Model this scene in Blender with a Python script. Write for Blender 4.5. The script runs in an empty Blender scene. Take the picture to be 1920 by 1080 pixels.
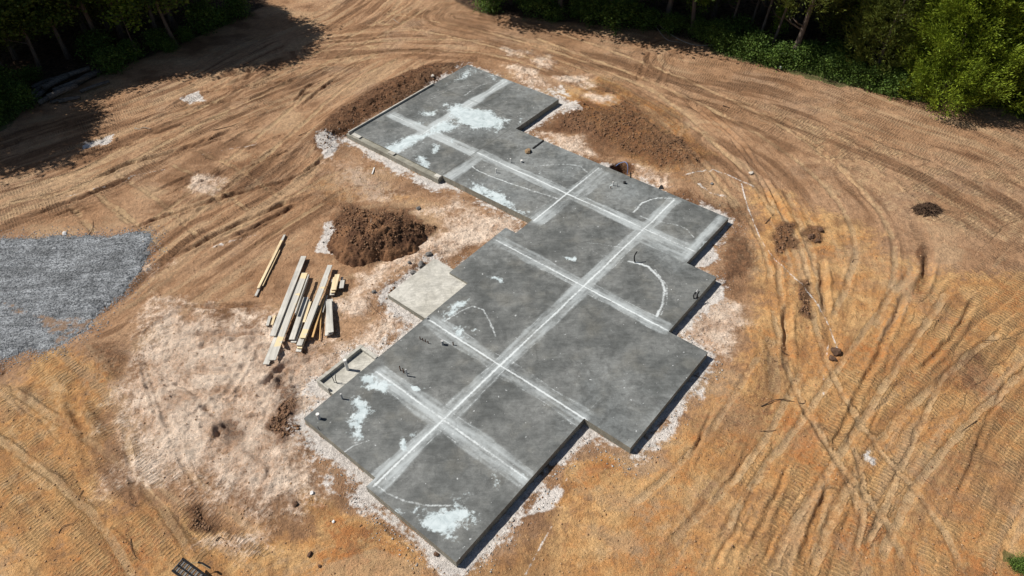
import bpy, math, random
import numpy as np
from mathutils import Matrix, Vector
random.seed(7); rng = np.random.default_rng(11)
R_ = math.radians
SC = bpy.context.scene
COL = SC.collection
# ------------------------------------------------------------------ camera
H = 20.0                       # metres above the top of the slab (z = 0)
FPX = 1311.6                   # focal length in pixels of a 1920 wide picture
PITCH, ROLL, YAW = 0.781185, 0.0499769, -0.7290466
_f = np.array([0, math.cos(PITCH), -math.sin(PITCH)]); _x = np.array([1., 0, 0]); _d = np.cross(_f, _x)
_x2 = math.cos(ROLL)*_x + math.sin(ROLL)*_d
_d2 = -math.sin(ROLL)*_x + math.cos(ROLL)*_d
cam = bpy.data.cameras.new('camera'); camo = bpy.data.objects.new('camera', cam); COL.objects.link(camo)
cam.sensor_width = 36; cam.lens = FPX/1920*36; cam.clip_end = 2000; cam.clip_start = 0.1
M = Matrix([[_x2[i], -_d2[i], -_f[i], 0] for i in range(3)] + [[0, 0, 0, 1]])
M.translation = Vector((0, 0, H)); camo.matrix_world = M
SC.camera = camo
# ------------------------------------------------------------------ light
SUN_EL, SUN_AZ = 52.0, 166.0           # azimuth of the sun as an angle from +x (shadows fall towards -14 deg)
w = bpy.data.worlds.new('World'); SC.world = w; w.use_nodes = True
nt = w.node_tree; bg = nt.nodes['Background']; sk = nt.nodes.new('ShaderNodeTexSky')
sk.sky_type = 'NISHITA'; sk.sun_disc = False; sk.sun_elevation = R_(SUN_EL); sk.sun_rotation = R_(90-SUN_AZ)
nt.links.new(sk.outputs[0], bg.inputs[0]); bg.inputs[1].default_value = 0.05
sl = bpy.data.lights.new('sun', 'SUN'); sl.energy = 5.0; sl.angle = R_(0.5); sl.color = (1, 0.95, 0.87)
so = bpy.data.objects.new('sun', sl); COL.objects.link(so)
sv = Vector((math.cos(R_(SUN_EL))*math.cos(R_(SUN_AZ)), math.cos(R_(SUN_EL))*math.sin(R_(SUN_AZ)), math.sin(R_(SUN_EL))))
so.rotation_euler = sv.to_track_quat('Z', 'Y').to_euler(); so.location = sv*60
SC.view_settings.view_transform = 'Standard'; SC.view_settings.look = 'None'
SC.view_settings.exposure = 0.24; SC.view_settings.gamma = 1

GZ = -0.30                      # graded soil level

def at(px, py, z=GZ):
    """where the sight line through a pixel of the photograph meets the level z"""
    v = _x2*(px-960)/FPX + _d2*(py-540)/FPX + _f
    t = (z-H)/v[2]
    return np.array([v[0]*t, v[1]*t])
CY, SY = math.cos(YAW), math.sin(YAW)
def uv2xy(u, v): return (u*CY - v*SY, u*SY + v*CY)
def xy2uv(x, y): return (x*CY + y*SY, -x*SY + y*CY)

# ------------------------------------------------------------------ numpy noise
_tab = [np.random.default_rng(100+i).random((256, 256)).astype(np.float32) for i in range(6)]
def vn(x, y, s=0):
    t = _tab[s % 6]; x = x+s*17.3; y = y+s*9.7
    xi = np.floor(x).astype(np.int64); yi = np.floor(y).astype(np.int64)
    fx = (x-xi).astype(np.float32); fy = (y-yi).astype(np.float32)
    fx = fx*fx*(3-2*fx); fy = fy*fy*(3-2*fy)
    x0 = xi & 255; x1 = (xi+1) & 255; y0 = yi & 255; y1 = (yi+1) & 255
    return (t[x0, y0]*(1-fx)+t[x1, y0]*fx)*(1-fy) + (t[x0, y1]*(1-fx)+t[x1, y1]*fx)*fy
def fbm(x, y, s=0, o=4, g=0.5):
    a = 1.; r = 0; n = 0
    ca, sa = math.cos(0.6), math.sin(0.6)
    for i in range(o):
        r = r + a*vn(x, y, s+i); n += a; a *= g
        x, y = (x*ca-y*sa)*2.03, (x*sa+y*ca)*2.03
    return r/n
def ss(a, b, x):
    t = np.clip((x-a)/(b-a), 0, 1); return t*t*(3-2*t)
def poly_sd(P, x, y):
    """signed distance, positive inside"""
    P = np.asarray(P, float); n = len(P)
    d = np.full(x.shape, 1e9); ins = np.zeros(x.shape, bool)
    for i in range(n):
        a = P[i]; b = P[(i+1) % n]; e = b-a; L = e@e+1e-12
        t = np.clip(((x-a[0])*e[0]+(y-a[1])*e[1])/L, 0, 1)
        d = np.minimum(d, (x-a[0]-t*e[0])**2+(y-a[1]-t*e[1])**2)
        c = (a[1] > y) != (b[1] > y)
        if abs(e[1]) > 1e-9:
            ins ^= c & (x < e[0]*(y-a[1])/e[1]+a[0])
    d = np.sqrt(d); return np.where(ins, d, -d)
def smooth(P, step=0.8):
    P = [np.asarray(p, float) for p in P]
    if len(P) < 3: return np.array(P)
    Q = [2*P[0]-P[1]]+P+[2*P[-1]-P[-2]]; out = []
    for i in range(1, len(Q)-2):
        n = max(1, int(np.hypot(*(Q[i+1]-Q[i]))/step))
        for k in range(n):
            t = k/n; a, b, c, d = Q[i-1:i+3]
            out.append(0.5*((2*b)+(c-a)*t+(2*a-5*b+4*c-d)*t*t+(3*b-a-3*c+d)*t**3))
    out.append(Q[-2]); return np.array(out)
def line_uw(P, x, y):
    """arc length along, signed offset from, and distance to a polyline"""
    bd = np.full(x.shape, 1e9); bu = np.zeros(x.shape); bw = np.zeros(x.shape); acc = 0
    for i in range(len(P)-1):
        a, b = P[i], P[i+1]; e = b-a; L = np.hypot(*e)+1e-9; e = e/L
        t = (x-a[0])*e[0]+(y-a[1])*e[1]; w_ = -(x-a[0])*e[1]+(y-a[1])*e[0]
        tc = np.clip(t, 0, L); d = np.hypot(t-tc, w_)
        m = d < bd
        bd[m] = d[m]; bu[m] = (acc+(t if (i in (0, len(P)-2)) else tc))[m]; bw[m] = (np.sign(w_)*d)[m]; acc += L
    return bu, bw, bd

# ------------------------------------------------------------------ object helpers
def new_mesh(name, V, F, mat=None, smooth_=False, parent=None):
    me = bpy.data.meshes.new(name)
    V = np.asarray(V, np.float32); F = [tuple(f) for f in F] if not isinstance(F, np.ndarray) else F
    if isinstance(F, np.ndarray):
        k = F.shape[1]; me.vertices.add(len(V)); me.vertices.foreach_set('co', V.ravel())
        me.loops.add(F.size); me.loops.foreach_set('vertex_index', F.astype(np.int32).ravel())
        me.polygons.add(len(F)); me.polygons.foreach_set('loop_start', np.arange(0, F.size, k, dtype=np.int32))
        me.update(calc_edges=True)
    else:
        me.from_pydata([tuple(map(float, v)) for v in V], [], F)
    if smooth_: me.polygons.foreach_set('use_smooth', np.ones(len(me.polygons), bool))
    me.update(); me.validate()
    o = bpy.data.objects.new(name, me); COL.objects.link(o)
    if mat: me.materials.append(mat)
    if parent: o.parent = parent
    return o
def attr(o, name, arr):
    a = o.data.attributes.new(name, 'FLOAT', 'POINT'); a.data.foreach_set('value', np.asarray(arr, np.float32).ravel())
def tag(o, label=None, cat=None, group=None, kind=None):
    if label: o['label'] = label
    if cat: o['category'] = cat
    if group: o['group'] = group
    if kind: o['kind'] = kind
    return o
def empty(name, loc=(0, 0, 0), rz=0):
    o = bpy.data.objects.new(name, None); COL.objects.link(o); o.location = loc; o.rotation_euler = (0, 0, rz)
    o.empty_display_size = 0.3; return o
class MB:
    def __init__(s): s.V = []; s.F = []
    def add(s, V, F):
        n = len(s.V); s.V += [tuple(map(float, v)) for v in V]; s.F += [tuple(i+n for i in f) for f in F]
    def box(s, c, size, rz=0, tilt=(0, 0)):
        hx, hy, hz = [q/2 for q in size]; m = Matrix.Rotation(rz, 3, 'Z') @ Matrix.Rotation(tilt[0], 3, 'X') @ Matrix.Rotation(tilt[1], 3, 'Y')
        b = min(hx, hy, hz)*0.12
        V = []
        for sx in (-1, 1):
            for sy in (-1, 1):
                for sz in (-1, 1): V.append(m @ Vector((sx*hx, sy*hy, sz*hz))+Vector(c))
        s.add(V, [(0, 1, 3, 2), (4, 6, 7, 5), (0, 4, 5, 1), (2, 3, 7, 6), (0, 2, 6, 4), (1, 5, 7, 3)])
    def tube(s, P, r, n=8, cap=True):
        P = [Vector(p) for p in P]; rr = r if isinstance(r, (list, tuple)) else [r]*len(P); rings = []
        V = []; up = Vector((0, 0, 1))
        for i, p in enumerate(P):
            t = (P[min(i+1, len(P)-1)]-P[max(i-1, 0)]).normalized()
            a = t.cross(up if abs(t.z) < 0.9 else Vector((1, 0, 0))).normalized(); b = t.cross(a)
            for k in range(n):
                th = 2*math.pi*k/n; V.append(p+(a*math.cos(th)+b*math.sin(th))*rr[i])
        F = []
        for i in range(len(P)-1):
            for k in range(n):
                k2 = (k+1) % n; F.append((i*n+k, i*n+k2, (i+1)*n+k2, (i+1)*n+k))
        if cap: F.append(tuple(range(n))[::-1]); F.append(tuple((len(P)-1)*n+k for k in range(n)))
        s.add(V, F)
    def build(s, name, mat, parent=None, smooth_=False, bevel=0):
        o = new_mesh(name, s.V, s.F, mat, smooth_, parent)
        if bevel:
            b = o.modifiers.new('bevel', 'BEVEL'); b.width = bevel; b.segments = 1; b.limit_method = 'ANGLE'
        return o

# ------------------------------------------------------------------ node helper
class NT:
    def __init__(s, name, rough=0.9):
        s.m = bpy.data.materials.new(name); s.m.use_nodes = True; s.t = s.m.node_tree
        s.b = s.t.nodes['Principled BSDF']; s.b.inputs['Roughness'].default_value = rough
        s.b.inputs['Specular IOR Level'].default_value = 0.25
        s.geo = None
    def n(s, ty, **k):
        o = s.t.nodes.new(ty)
        for a, b in k.items(): setattr(o, a, b)
        return o
    def L(s, a, b): s.t.links.new(a, b)
    def put(s, sock, v):
        if isinstance(v, (int, float)): sock.default_value = v
        elif isinstance(v, tuple): sock.default_value = (*v, 1) if len(v) == 3 and len(sock.default_value) == 4 else v
        else: s.L(v, sock)
    def at(s, name): return s.n('ShaderNodeAttribute', attribute_name=name).outputs['Fac']
    def pos(s): return s.n('ShaderNodeNewGeometry').outputs['Position']
    def obj(s): return s.n('ShaderNodeTexCoord').outputs['Object']
    def noise(s, scale, det=4, rough=0.55, vec=None, stretch=None, dist=0):
        n = s.n('ShaderNodeTexNoise'); n.inputs['Scale'].default_value = scale; n.inputs['Detail'].default_value = det
        n.inputs['Roughness'].default_value = rough; n.inputs['Distortion'].default_value = dist
        v = vec if vec is not None else s.pos()
        if stretch:
            mp = s.n('ShaderNodeMapping'); mp.inputs['Rotation'].default_value = stretch[0]; mp.inputs['Scale'].default_value = stretch[1]
            s.L(v, mp.inputs[0]); v = mp.outputs[0]
        s.L(v, n.inputs['Vector']); return n.outputs['Fac']
    def voro(s, scale, out='Distance', feat='F1', vec=None):
        n = s.n('ShaderNodeTexVoronoi', feature=feat); n.inputs['Scale'].default_value = scale
        s.L(vec if vec is not None else s.pos(), n.inputs['Vector']); return n.outputs[out]
    def math(s, op, a, b=0.0, c=0.0, clamp=False):
        n = s.n('ShaderNodeMath', operation=op); n.use_clamp = clamp
        s.put(n.inputs[0], a); s.put(n.inputs[1], b); s.put(n.inputs[2], c); return n.outputs[0]
    def ramp(s, v, a, b, x=0.0, y=1.0):
        n = s.n('ShaderNodeMapRange', interpolation_type='SMOOTHSTEP'); s.put(n.inputs['Value'], v)
        n.inputs['From Min'].default_value = a; n.inputs['From Max'].default_value = b
        n.inputs['To Min'].default_value = x; n.inputs['To Max'].default_value = y; return n.outputs[0]
    def mix(s, f, a, b, mode='MIX'):
        n = s.n('ShaderNodeMix', data_type='RGBA', blend_type=mode); s.put(n.inputs[0], f); s.put(n.inputs[6], a); s.put(n.inputs[7], b)
        return n.outputs[2]
    def scale(s, col, f):
        n = s.n('ShaderNodeVectorMath', operation='SCALE'); s.put(n.inputs[0], col); s.put(n.inputs['Scale'], f); return n.outputs[0]
    def mask(s, name, nz, k=0.9, a=0.4, b=0.6):
        """attribute mask whose edge is broken up by noise"""
        v = s.math('ADD', s.at(name), s.math('MULTIPLY', s.math('SUBTRACT', nz, 0.5), k))
        return s.ramp(v, a, b)
    def bump(s, h, dist=1.0, strength=1.0):
        n = s.n('ShaderNodeBump'); n.inputs['Distance'].default_value = dist; n.inputs['Strength'].default_value = strength
        s.put(n.inputs['Height'], h); s.L(n.outputs[0], s.b.inputs['Normal'])
    def base(s, c): s.put(s.b.inputs['Base Color'], c); return s.m
def simple(name, c1, c2, scale=8, rough=0.85, bump=0.0, stretch=None, metal=0):
    t = NT(name, rough); n = t.noise(scale, 5, 0.6, vec=t.obj(), stretch=stretch)
    t.base(t.mix(t.ramp(n, 0.3, 0.7), c1, c2)); t.b.inputs['Metallic'].default_value = metal
    if bump: t.bump(n, bump)
    return t.m

# ================================================================== THE GROUND
def axis(lo, hi, f0, f1, far):
    c = list(np.arange(lo, hi, f0)) ; return np.array(c)
xs = [0.]
while xs[-1] < 400:
    x = xs[-1]
    xs.append(x + (0.052 if x < 17 else min(0.052+(x-17)*0.006, 0.14) if x < 37 else max(0.14, (x-36)*0.16)))
xs = np.array([-q for q in xs[:0:-1]]+xs)
ys = [7.2]
while ys[-1] < 450:
    y = ys[-1]; ys.append(y + (0.045+max(0, y-9)*0.00125 if y < 53 else max(0.1, (y-52.5)*0.16)))
yb = [7.2]
while yb[-1] > -60: yb.append(yb[-1]-max(0.08, (7.4-yb[-1])*0.25))
ys = np.array(yb[:0:-1]+ys)
NX, NY = len(xs), len(ys)
X, Y = np.meshgrid(xs, ys, indexing='ij')
print('grid', NX, NY, NX*NY)
Z = np.full(X.shape, GZ)
A = {k: np.zeros(X.shape) for k in ('dark', 'sand', 'red', 'white', 'pale', 'litter', 'cm', 'streak', 'grass', 'rough', 'cu', 'gravel', 'tread')}
A['streak'][:] = fbm(X*0.5, Y*0.8, 3, 4)
def win(P, pad):
    P = np.asarray(P); x0, y0 = P.min(0)-pad; x1, y1 = P.max(0)+pad
    i0, i1 = np.searchsorted(xs, [x0, x1]); j0, j1 = np.searchsorted(ys, [y0, y1])
    return (slice(max(i0-1, 0), i1+1), slice(max(j0-1, 0), j1+1))
def G(L, z=GZ): return np.array([at(a, b, z) for a, b in L])
XW = X+1.5*(fbm(X*.55, Y*.55, 2, 5, .6)-.5); YW = Y+1.5*(fbm(X*.55, Y*.55, 5, 5, .6)-.5)
def blob(name, L, feather=0.5, val=1.0):
    P = G(L); s = win(P, feather*2+0.5)
    sd = poly_sd(P, XW[s], YW[s]); m = np.clip(0.5+sd/(2*feather), 0, 1)*val
    A[name][s] = np.maximum(A[name][s], m)
def stroke(name, L, wdt, val=1.0, world=False):
    P = smooth(L if world else G(L), 0.5); s = win(P, wdt*3)
    u, w_, d = line_uw(P, X[s], Y[s]); m = np.clip(1-d/(2*wdt), 0, 1)*val*(.55+.75*fbm(X[s]*2, Y[s]*2, 2, 3))
    A[name][s] = np.maximum(A[name][s], m)
def band(L, width, amp=0.05, cleat=0.6, lane=0.5, seed=0, soft=0.8, freq=2.6, pitch=0.135, st=1.0):
    """a sweep of parallel machine tracks: relief, streaks and grouser prints follow the line"""
    P = smooth(G(L), 1.0); s = win(P, width/2+soft)
    x, y = X[s], Y[s]; u, w_, d = line_uw(P, x, y)
    w_ = w_ + 0.4*(fbm(u*0.12, u*0, seed)-0.5)+.25*(fbm(x*.6, y*.6, seed+1, 2)-.5)
    wt = ss(width/2+soft, width/2-soft, d + 1.2*(fbm(x*0.5, y*0.5, seed+2)-0.5))
    r = np.random.default_rng(seed+50)
    ln = np.floor(w_/lane).astype(int) % 256; fr = w_/lane-np.floor(w_/lane)
    off = r.random(256); lh = r.random(256)
    rel = (fbm(u*0.3, w_*freq, seed, 4, 0.6)-0.5)*amp*2 + (lh[ln]-0.5)*amp*0.35*ss(0, .2, fr)*ss(1, .8, fr)
    rel += -0.25*amp*np.exp(-((fr-0.02)/0.06)**2) 
    Z[s] = Z[s]*(1-0.3*wt) + GZ*0.3*wt + rel*wt
    A['streak'][s] = A['streak'][s]*(1-wt)+wt*(0.5+(fbm(u*0.18, w_*2.2, seed+1, 4, 0.6)-0.5)*1.5*st)
    on = ss(0.42, 0.5, vn(u*0.16+off[ln]*90, ln*3.7, seed+3)*0.55+0.45*fbm(x*0.35, y*0.35, seed+4, 3)+ (cleat-0.5))
    prof = ss(0.02, 0.12, fr)*ss(0.98, 0.88, fr)
    m = wt*on*prof*(0.6+0.4*fbm(x, y, seed+1))
    repl = wt > 0.35
    A['cm'][s] = np.where(repl, m, A['cm'][s]); A['cu'][s] = np.where(repl, (u+off[ln]*0.19+0.03*np.cos((fr-0.5)*3))/pitch, A['cu'][s])
def rut(L, wdt, depth, berm=0.4, dark=0.0, tread=False, world=False):
    P = smooth(L if world else G(L), 0.5); s = win(P, wdt*3)
    u, w_, d = line_uw(P, X[s]+.16*(fbm(X[s]*1.7, Y[s]*1.7, 1, 3)-.5), Y[s]+.16*(fbm(X[s]*1.7, Y[s]*1.7, 4, 3)-.5)); Lt = sum(np.hypot(*(P[i+1]-P[i])) for i in range(len(P)-1))
    nz = 0.6+0.8*fbm(u*0.9, w_*0+1, 2, 3); end = ss(-0.1, 0.8, u)*ss(Lt+0.1, Lt-0.8, u)
    q = d/wdt
    Z[s] += end*nz*(-depth*np.exp(-(q*1.6)**4) + depth*berm*np.exp(-((q-1.25)/0.38)**2)*(0.4+1.2*fbm(u*3, w_*5, 1, 2)))
    if dark: A['dark'][s] = np.maximum(A['dark'][s], end*dark*np.clip(1.1-q*0.75, 0, 1))
    if tread:
        m = end*ss(1.0, 0.7, q)
        A['pale'][s] = np.maximum(A['pale'][s], m*0.62); A['cm'][s] = np.where(m > 0.4, m*0.35*tread, A['cm'][s]*(1-m)); A['cu'][s] = np.where(m > 0.4, u/0.1, A['cu'][s])
        A['dark'][s] *= (1-m*0.8)

# large undulation + base clods
Z += 0.10*(fbm(X*0.16, Y*0.16, 1, 3)-0.5) + 0.05*(fbm(X*0.7, Y*0.7, 2, 3)-0.5)
# --- sweeps of machine tracks (centre lines read off the photograph, unprojected to the soil)
band([(-120, 420), (150, 320), (380, 215), (600, 120), (760, 30), (860, -60)], 6.5, 0.065, 0.5, seed=1, freq=3.2, st=1.15)
band([(-100, 330), (150, 250), (330, 190), (480, 110), (640, 40), (740, -40)], 5.5, 0.065, 0.44, seed=2, freq=3.2, st=1.15)
band([(180, 560), (330, 440), (480, 360), (640, 230), (760, 150), (860, 90)], 4.0, 0.10, 0.36, seed=3, freq=2.6, st=1.15)
band([(-60, 800), (100, 700), (220, 640), (330, 560), (450, 480), (600, 380)], 3.0, 0.07, 0.2, seed=9)
band([(600, 90), (760, 75), (920, 85), (1060, 120), (1200, 180), (1320, 260), (1400, 350)], 5.0, 0.06, 0.3, seed=4, freq=3.5)
band([(860, 30), (1050, 70), (1250, 120), (1480, 190), (1680, 270), (1860, 360), (2100, 520)], 7.2, 0.045, 0.83, seed=5, pitch=.16, st=.65)
band([(1280, 110), (1480, 150), (1680, 220), (1860, 280), (2100, 400)], 5.5, 0.04, 0.88, seed=6, st=.65)
band([(1330, 260), (1440, 340), (1500, 450), (1530, 600), (1500, 760), (1430, 900), (1330, 1090)], 3.6, 0.05, 0.3, seed=7, freq=2.4, st=.7)
band([(1600, 330), (1680, 420), (1690, 540), (1630, 680), (1540, 830), (1440, 1100)], 2.6, 0.045, 0.4, seed=12, freq=2.0, st=.6)
band([(2120, 400), (1930, 560), (1800, 690), (1680, 830), (1590, 980), (1540, 1150)], 5.2, 0.035, 0.7, seed=8, st=.55)
band([(2150, 620), (2000, 720), (1880, 860), (1800, 1000), (1760, 1150)], 3.6, 0.045, 0.55, seed=13, st=.55)
band([(-80, 700), (20, 800), (110, 900), (220, 1010), (330, 1130)], 4.0, 0.035, 0.62, lane=0.5, seed=10, pitch=0.13, st=.6)
band([(60, 640), (170, 740), (240, 850), (330, 960), (470, 1090)], 3.0, 0.04, 0.5, lane=0.5, seed=11, pitch=0.13, st=.6)
band([(500, 1120), (700, 1040), (850, 1090)], 2.0, 0.05, 0.3, seed=14)
# --- single ruts
for L, wd, dp, dk in (
    ([(180, 335), (240, 308), (330, 284), (405, 258), (440, 243)], .20, .14, .55), ([(40, 410), (130, 380), (200, 352), (260, 330)], .2, .12, .5),
    ([(390, 152), (430, 140), (485, 131)], .35, .16, .6), ([(420, 160), (460, 148), (480, 142)], .25, .12, .5),
    ([(320, 576), (400, 575), (510, 572)], .16, .15, .6), ([(335, 628), (420, 628), (512, 628)], .14, .13, .6),
    ([(240, 432), (330, 400), (440, 365), (560, 330), (620, 290)], .16, .12, .45), ([(330, 480), (430, 430), (520, 390), (590, 370)], .2, .13, .5),
    ([(380, 470), (470, 430), (560, 385)], .14, .1, .4), ([(550, 195), (575, 165), (600, 150)], .15, .1, .4), ([(565, 200), (600, 170), (640, 140)], .14, .1, .45),
    ([(300, 210), (360, 180), (450, 165), (560, 150)], .14, .09, .3), ([(240, 240), (360, 200), (480, 185)], .14, .09, .3),
    ([(1700, 550), (1660, 640), (1610, 740), (1560, 850)], .16, .09, .3), ([(1885, 715), (1850, 800), (1810, 900), (1790, 940)], .11, .06, .3),
    ([(1745, 470), (1735, 520), (1710, 560)], .25, .14, .5), ([(1480, 870), (1440, 960), (1390, 1060)], .13, .06, .2), ([(1425, 900), (1370, 1010), (1330, 1080)], .12, .07, .2),
    ([(1340, 760), (1310, 830), (1290, 880)], .11, .06, .3), ([(1410, 820), (1395, 860), (1360, 920)], .12, .06, .3), ([(1830, 560), (1780, 640), (1720, 700)], .15, .1, .35),
    ([(1480, 240), (1560, 300), (1640, 390)], .14, .09, .3), ([(1300, 190), (1380, 260), (1430, 330), (1480, 420)], .16, .10, .3),
    ([(1260, 170), (1350, 240), (1410, 310), (1450, 390)], .14, .09, .3), ([(1050, 115), (1150, 150), (1250, 205)], .13, .07, .25),
    ([(900, 80), (1000, 85), (1100, 105)], .13, .07, .25), ([(130, 740), (150, 790), (175, 830)], .3, .16, .4), ([(1560, 890), (1530, 980), (1490, 1080)], .16, .1, .3),
    ([(700, 950), (740, 1000), (790, 1050)], .12, .08, .2), ([(1480, 560), (1475, 620), (1480, 680)], .2, .12, .35), ([(1540, 480), (1545, 540), (1550, 590)], .2, .12, .3)):
    rut(L, wd, dp, 0.55, dk)
for L, wd, dp, dk in (([(400, 830), (410, 800), (440, 790)], .22, .2, .9), ([(395, 835), (405, 815), (402, 790)], .12, .15, .8), ([(500, 860), (505, 890), (495, 910)], .14, .14, .8), ([(470, 740), (520, 700), (560, 670)], .2, .12, .5),
    ([(300, 700), (360, 730), (400, 780)], .18, .1, .4), ([(340, 690), (420, 700), (480, 680)], .16, .1, .4), ([(260, 670), (280, 740), (300, 800)], .1, .08, .5), ([(440, 660), (520, 650), (600, 670)], .16, .12, .5)):
    rut(L, wd, dp, .7, dk)
# extra short random scars along the sweeps on the upper left
for i in range(46):
    x0 = random.uniform(40, 760); y0 = 395-0.40*x0+random.uniform(-70, 120)
    if y0 < 20: continue
    l = random.uniform(30, 110); sl_ = -0.42+random.uniform(-.12, .12)
    rut([(x0, y0), (x0+l/2, y0+sl_*l/2-random.uniform(0, 4)), (x0+l, y0+sl_*l)], random.uniform(.07, .16), random.uniform(.04, .09), 0.6, random.uniform(.1, .5))
for i in range(20):
    t = random.random(); x0 = 1900-480*t+random.uniform(-120, 60); y0 = 600+480*t*0.98+random.uniform(-60, 60); l = random.uniform(30, 100)
    rut([(x0, y0), (x0-l*0.27, y0+l/2), (x0-l*0.5-random.uniform(-6, 10), y0+l)], random.uniform(.05, .12), random.uniform(.02, .055), 0.6, random.uniform(0, .25))
# pale wheel tracks
for L, wd, tr in (([(1470, 350), (1500, 420), (1530, 500), (1545, 600)], .20, 1), ([(1455, 470), (1462, 540), (1470, 600), (1475, 700)], .16, .6),
    ([(1500, 745), (1530, 800), (1560, 850), (1600, 920), (1620, 1000)], .16, 1), ([(1590, 815), (1615, 880), (1620, 960), (1600, 1060)], .13, 1),
    ([(1770, 700), (1730, 790), (1690, 880), (1620, 1040)], .13, .5), ([(1560, 900), (1550, 990), (1510, 1090)], .25, 1),
    ([(370, 290), (410, 300), (460, 325)], .18, 1), ([(330, 345), (400, 365), (420, 395)], .2, .8), ([(120, 375), (160, 415), (185, 445)], .2, 1), ([(185, 360), (215, 395), (255, 425)], .2, 1),
    ([(270, 660), (295, 740), (325, 820)], .18, .7), ([(235, 790), (250, 900), (255, 960)], .15, .3), ([(1440, 610), (1450, 680), (1455, 760)], .25, .8),
    ([(1180, 150), (1240, 175), (1260, 185)], .2, .4), ([(1255, 110), (1235, 165)], .2, .0), ([(1225, 95), (1190, 160)], .2, .0)):
    rut(L, wd, .04, 0.7, 0, tread=tr)

def vehicle(L, wd=.17, dp=.045, tr=1, gauge=1.55):
    P = smooth(G(L), .6); T = np.gradient(P, axis=0); T /= np.hypot(*T.T)[:, None]; N = np.stack([-T[:, 1], T[:, 0]], 1)
    for sg in (-.5, .5): rut(list((P+N*gauge*sg)[::2]), wd, dp, .8, 0, tread=tr, world=True)
for L, wd, tr in (([(620, 100), (760, 85), (930, 92), (1080, 140), (1230, 215), (1350, 310), (1430, 420)], .16, .8), ([(700, 30), (860, 60), (1040, 110), (1220, 190), (1340, 300), (1450, 430), (1490, 560)], .15, .6),
    ([(0, 370), (160, 330), (330, 240), (520, 150), (700, 60), (800, 0)], .17, .8), ([(300, 430), (400, 350), (520, 250), (640, 150), (760, 90)], .16, .7), ([(420, 470), (540, 400), (640, 340), (740, 330)], .15, .6), ([(1010, 60), (1200, 130), (1400, 220), (1560, 330), (1640, 460), (1600, 620)], .17, .7),
    ([(1920, 640), (1780, 760), (1660, 900), (1580, 1080)], .17, .8), ([(1750, 520), (1660, 640), (1560, 790), (1440, 960), (1380, 1090)], .16, .6), ([(1480, 560), (1520, 700), (1600, 840), (1700, 960), (1760, 1090)], .15, .9), ([(-20, 760), (120, 850), (240, 960), (320, 1090)], .17, .6), ([(330, 290), (420, 330), (520, 400)], .15, .8), ([(180, 330), (280, 400), (350, 470)], .16, .8), ([(1200, 1000), (1330, 880), (1420, 760), (1480, 640)], .16, .6)):
    vehicle(L, wd, .03, tr)
for L in ([(265, 655), (290, 740), (330, 830)], [(330, 830), (360, 890), (380, 930)], [(300, 720), (420, 790), (500, 880)], [(480, 620), (440, 720), (330, 800)]): rut(L, .17, .05, .7, 0, tread=.4)
blob('red', [(1040, 180), (1120, 140), (1250, 200), (1340, 290), (1280, 340), (1150, 290)], .8, .8)
blob('red', [(560, 350), (640, 300), (760, 340), (860, 400), (700, 380), (600, 400)], .8, .5)
# --- colour zones
blob('red', [(-300, 760), (0, 690), (130, 650), (260, 680), (235, 780), (240, 900), (400, 960), (560, 960), (570, 860), (700, 960), (850, 1070), (1000, 960), (1110, 830), (1180, 860), (1270, 740), (1350, 660), (1390, 560), (1400, 430), (1380, 330), (1480, 350), (1600, 400), (1720, 480), (1800, 500), (2300, 500), (2300, 1400), (-300, 1400)], 1.2, .66)
blob('red', [(560, 880), (700, 980), (820, 1070), (700, 1100), (600, 1060), (560, 960)], .5, .85)
blob('red', [(1080, 850), (1200, 870), (1150, 930), (1040, 960), (1000, 930)], .5, .85)
blob('pale', [(1280, 150), (1500, 200), (1750, 290), (2100, 330), (2300, 480), (1850, 470), (1640, 420), (1560, 330), (1400, 230)], 1.2, .5)
blob('pale', [(-200, 400), (200, 280), (400, 190), (640, 40), (860, 60), (600, 150), (300, 300), (0, 440)], 1.2, .45)
blob('pale', [(1000, 1040), (1200, 960), (1330, 850), (1420, 900), (1300, 1080), (1000, 1120)], .8, .5)
blob('pale', [(0, 820), (60, 700), (200, 690), (250, 760), (120, 960), (0, 1000)], .6, .5)
sandL = [[(262, 600), (300, 577), (420, 588), (510, 592), (560, 640), (650, 640), (700, 610), (745, 570), (800, 600), (700, 655), (590, 715), (620, 740), (565, 785), (575, 840), (595, 900), (545, 960), (480, 975), (400, 940), (370, 905), (300, 900), (222, 897), (235, 860), (290, 830), (240, 790), (225, 740), (270, 690)],
    [(690, 505), (760, 472), (830, 442), (880, 395), (960, 400), (990, 425), (920, 450), (830, 482), (740, 512), (700, 540), (640, 560)],
    [(800, 385), (850, 365), (900, 380), (960, 420), (860, 440), (760, 400)], [(370, 1035), (420, 1015), (512, 1003), (505, 1022), (430, 1042)],
    [(1000, 104), (1045, 112), (1030, 124), (990, 120)], [(945, 125), (990, 130), (1022, 165), (975, 152)], [(940, 90), (985, 97), (1000, 102), (960, 100)],
    [(1030, 142), (1100, 140), (1110, 165), (1040, 155)], [(1265, 625), (1300, 560), (1370, 570), (1400, 610), (1350, 660), (1290, 650)],
    [(1000, 245), (1090, 262), (1110, 290), (1060, 285)], [(1190, 308), (1250, 330), (1240, 345), (1180, 330)], [(600, 560), (700, 550), (690, 600), (620, 600)],
    [(1100, 180), (1150, 184), (1140, 195), (1105, 192)], [(380, 330), (420, 345), (390, 365), (360, 350)], [(270, 495), (320, 492), (290, 510)], [(330, 575), (290, 560), (270, 578)],
    [(600, 300), (700, 300), (760, 360), (700, 380), (620, 350)]]
for i, L in enumerate(sandL): blob('sand', L, 1.1 if i == 0 else .6 if i != 1 and i != 2 and i < 16 else .9, 1.0 if i != 2 and i < 16 else .55)
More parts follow.
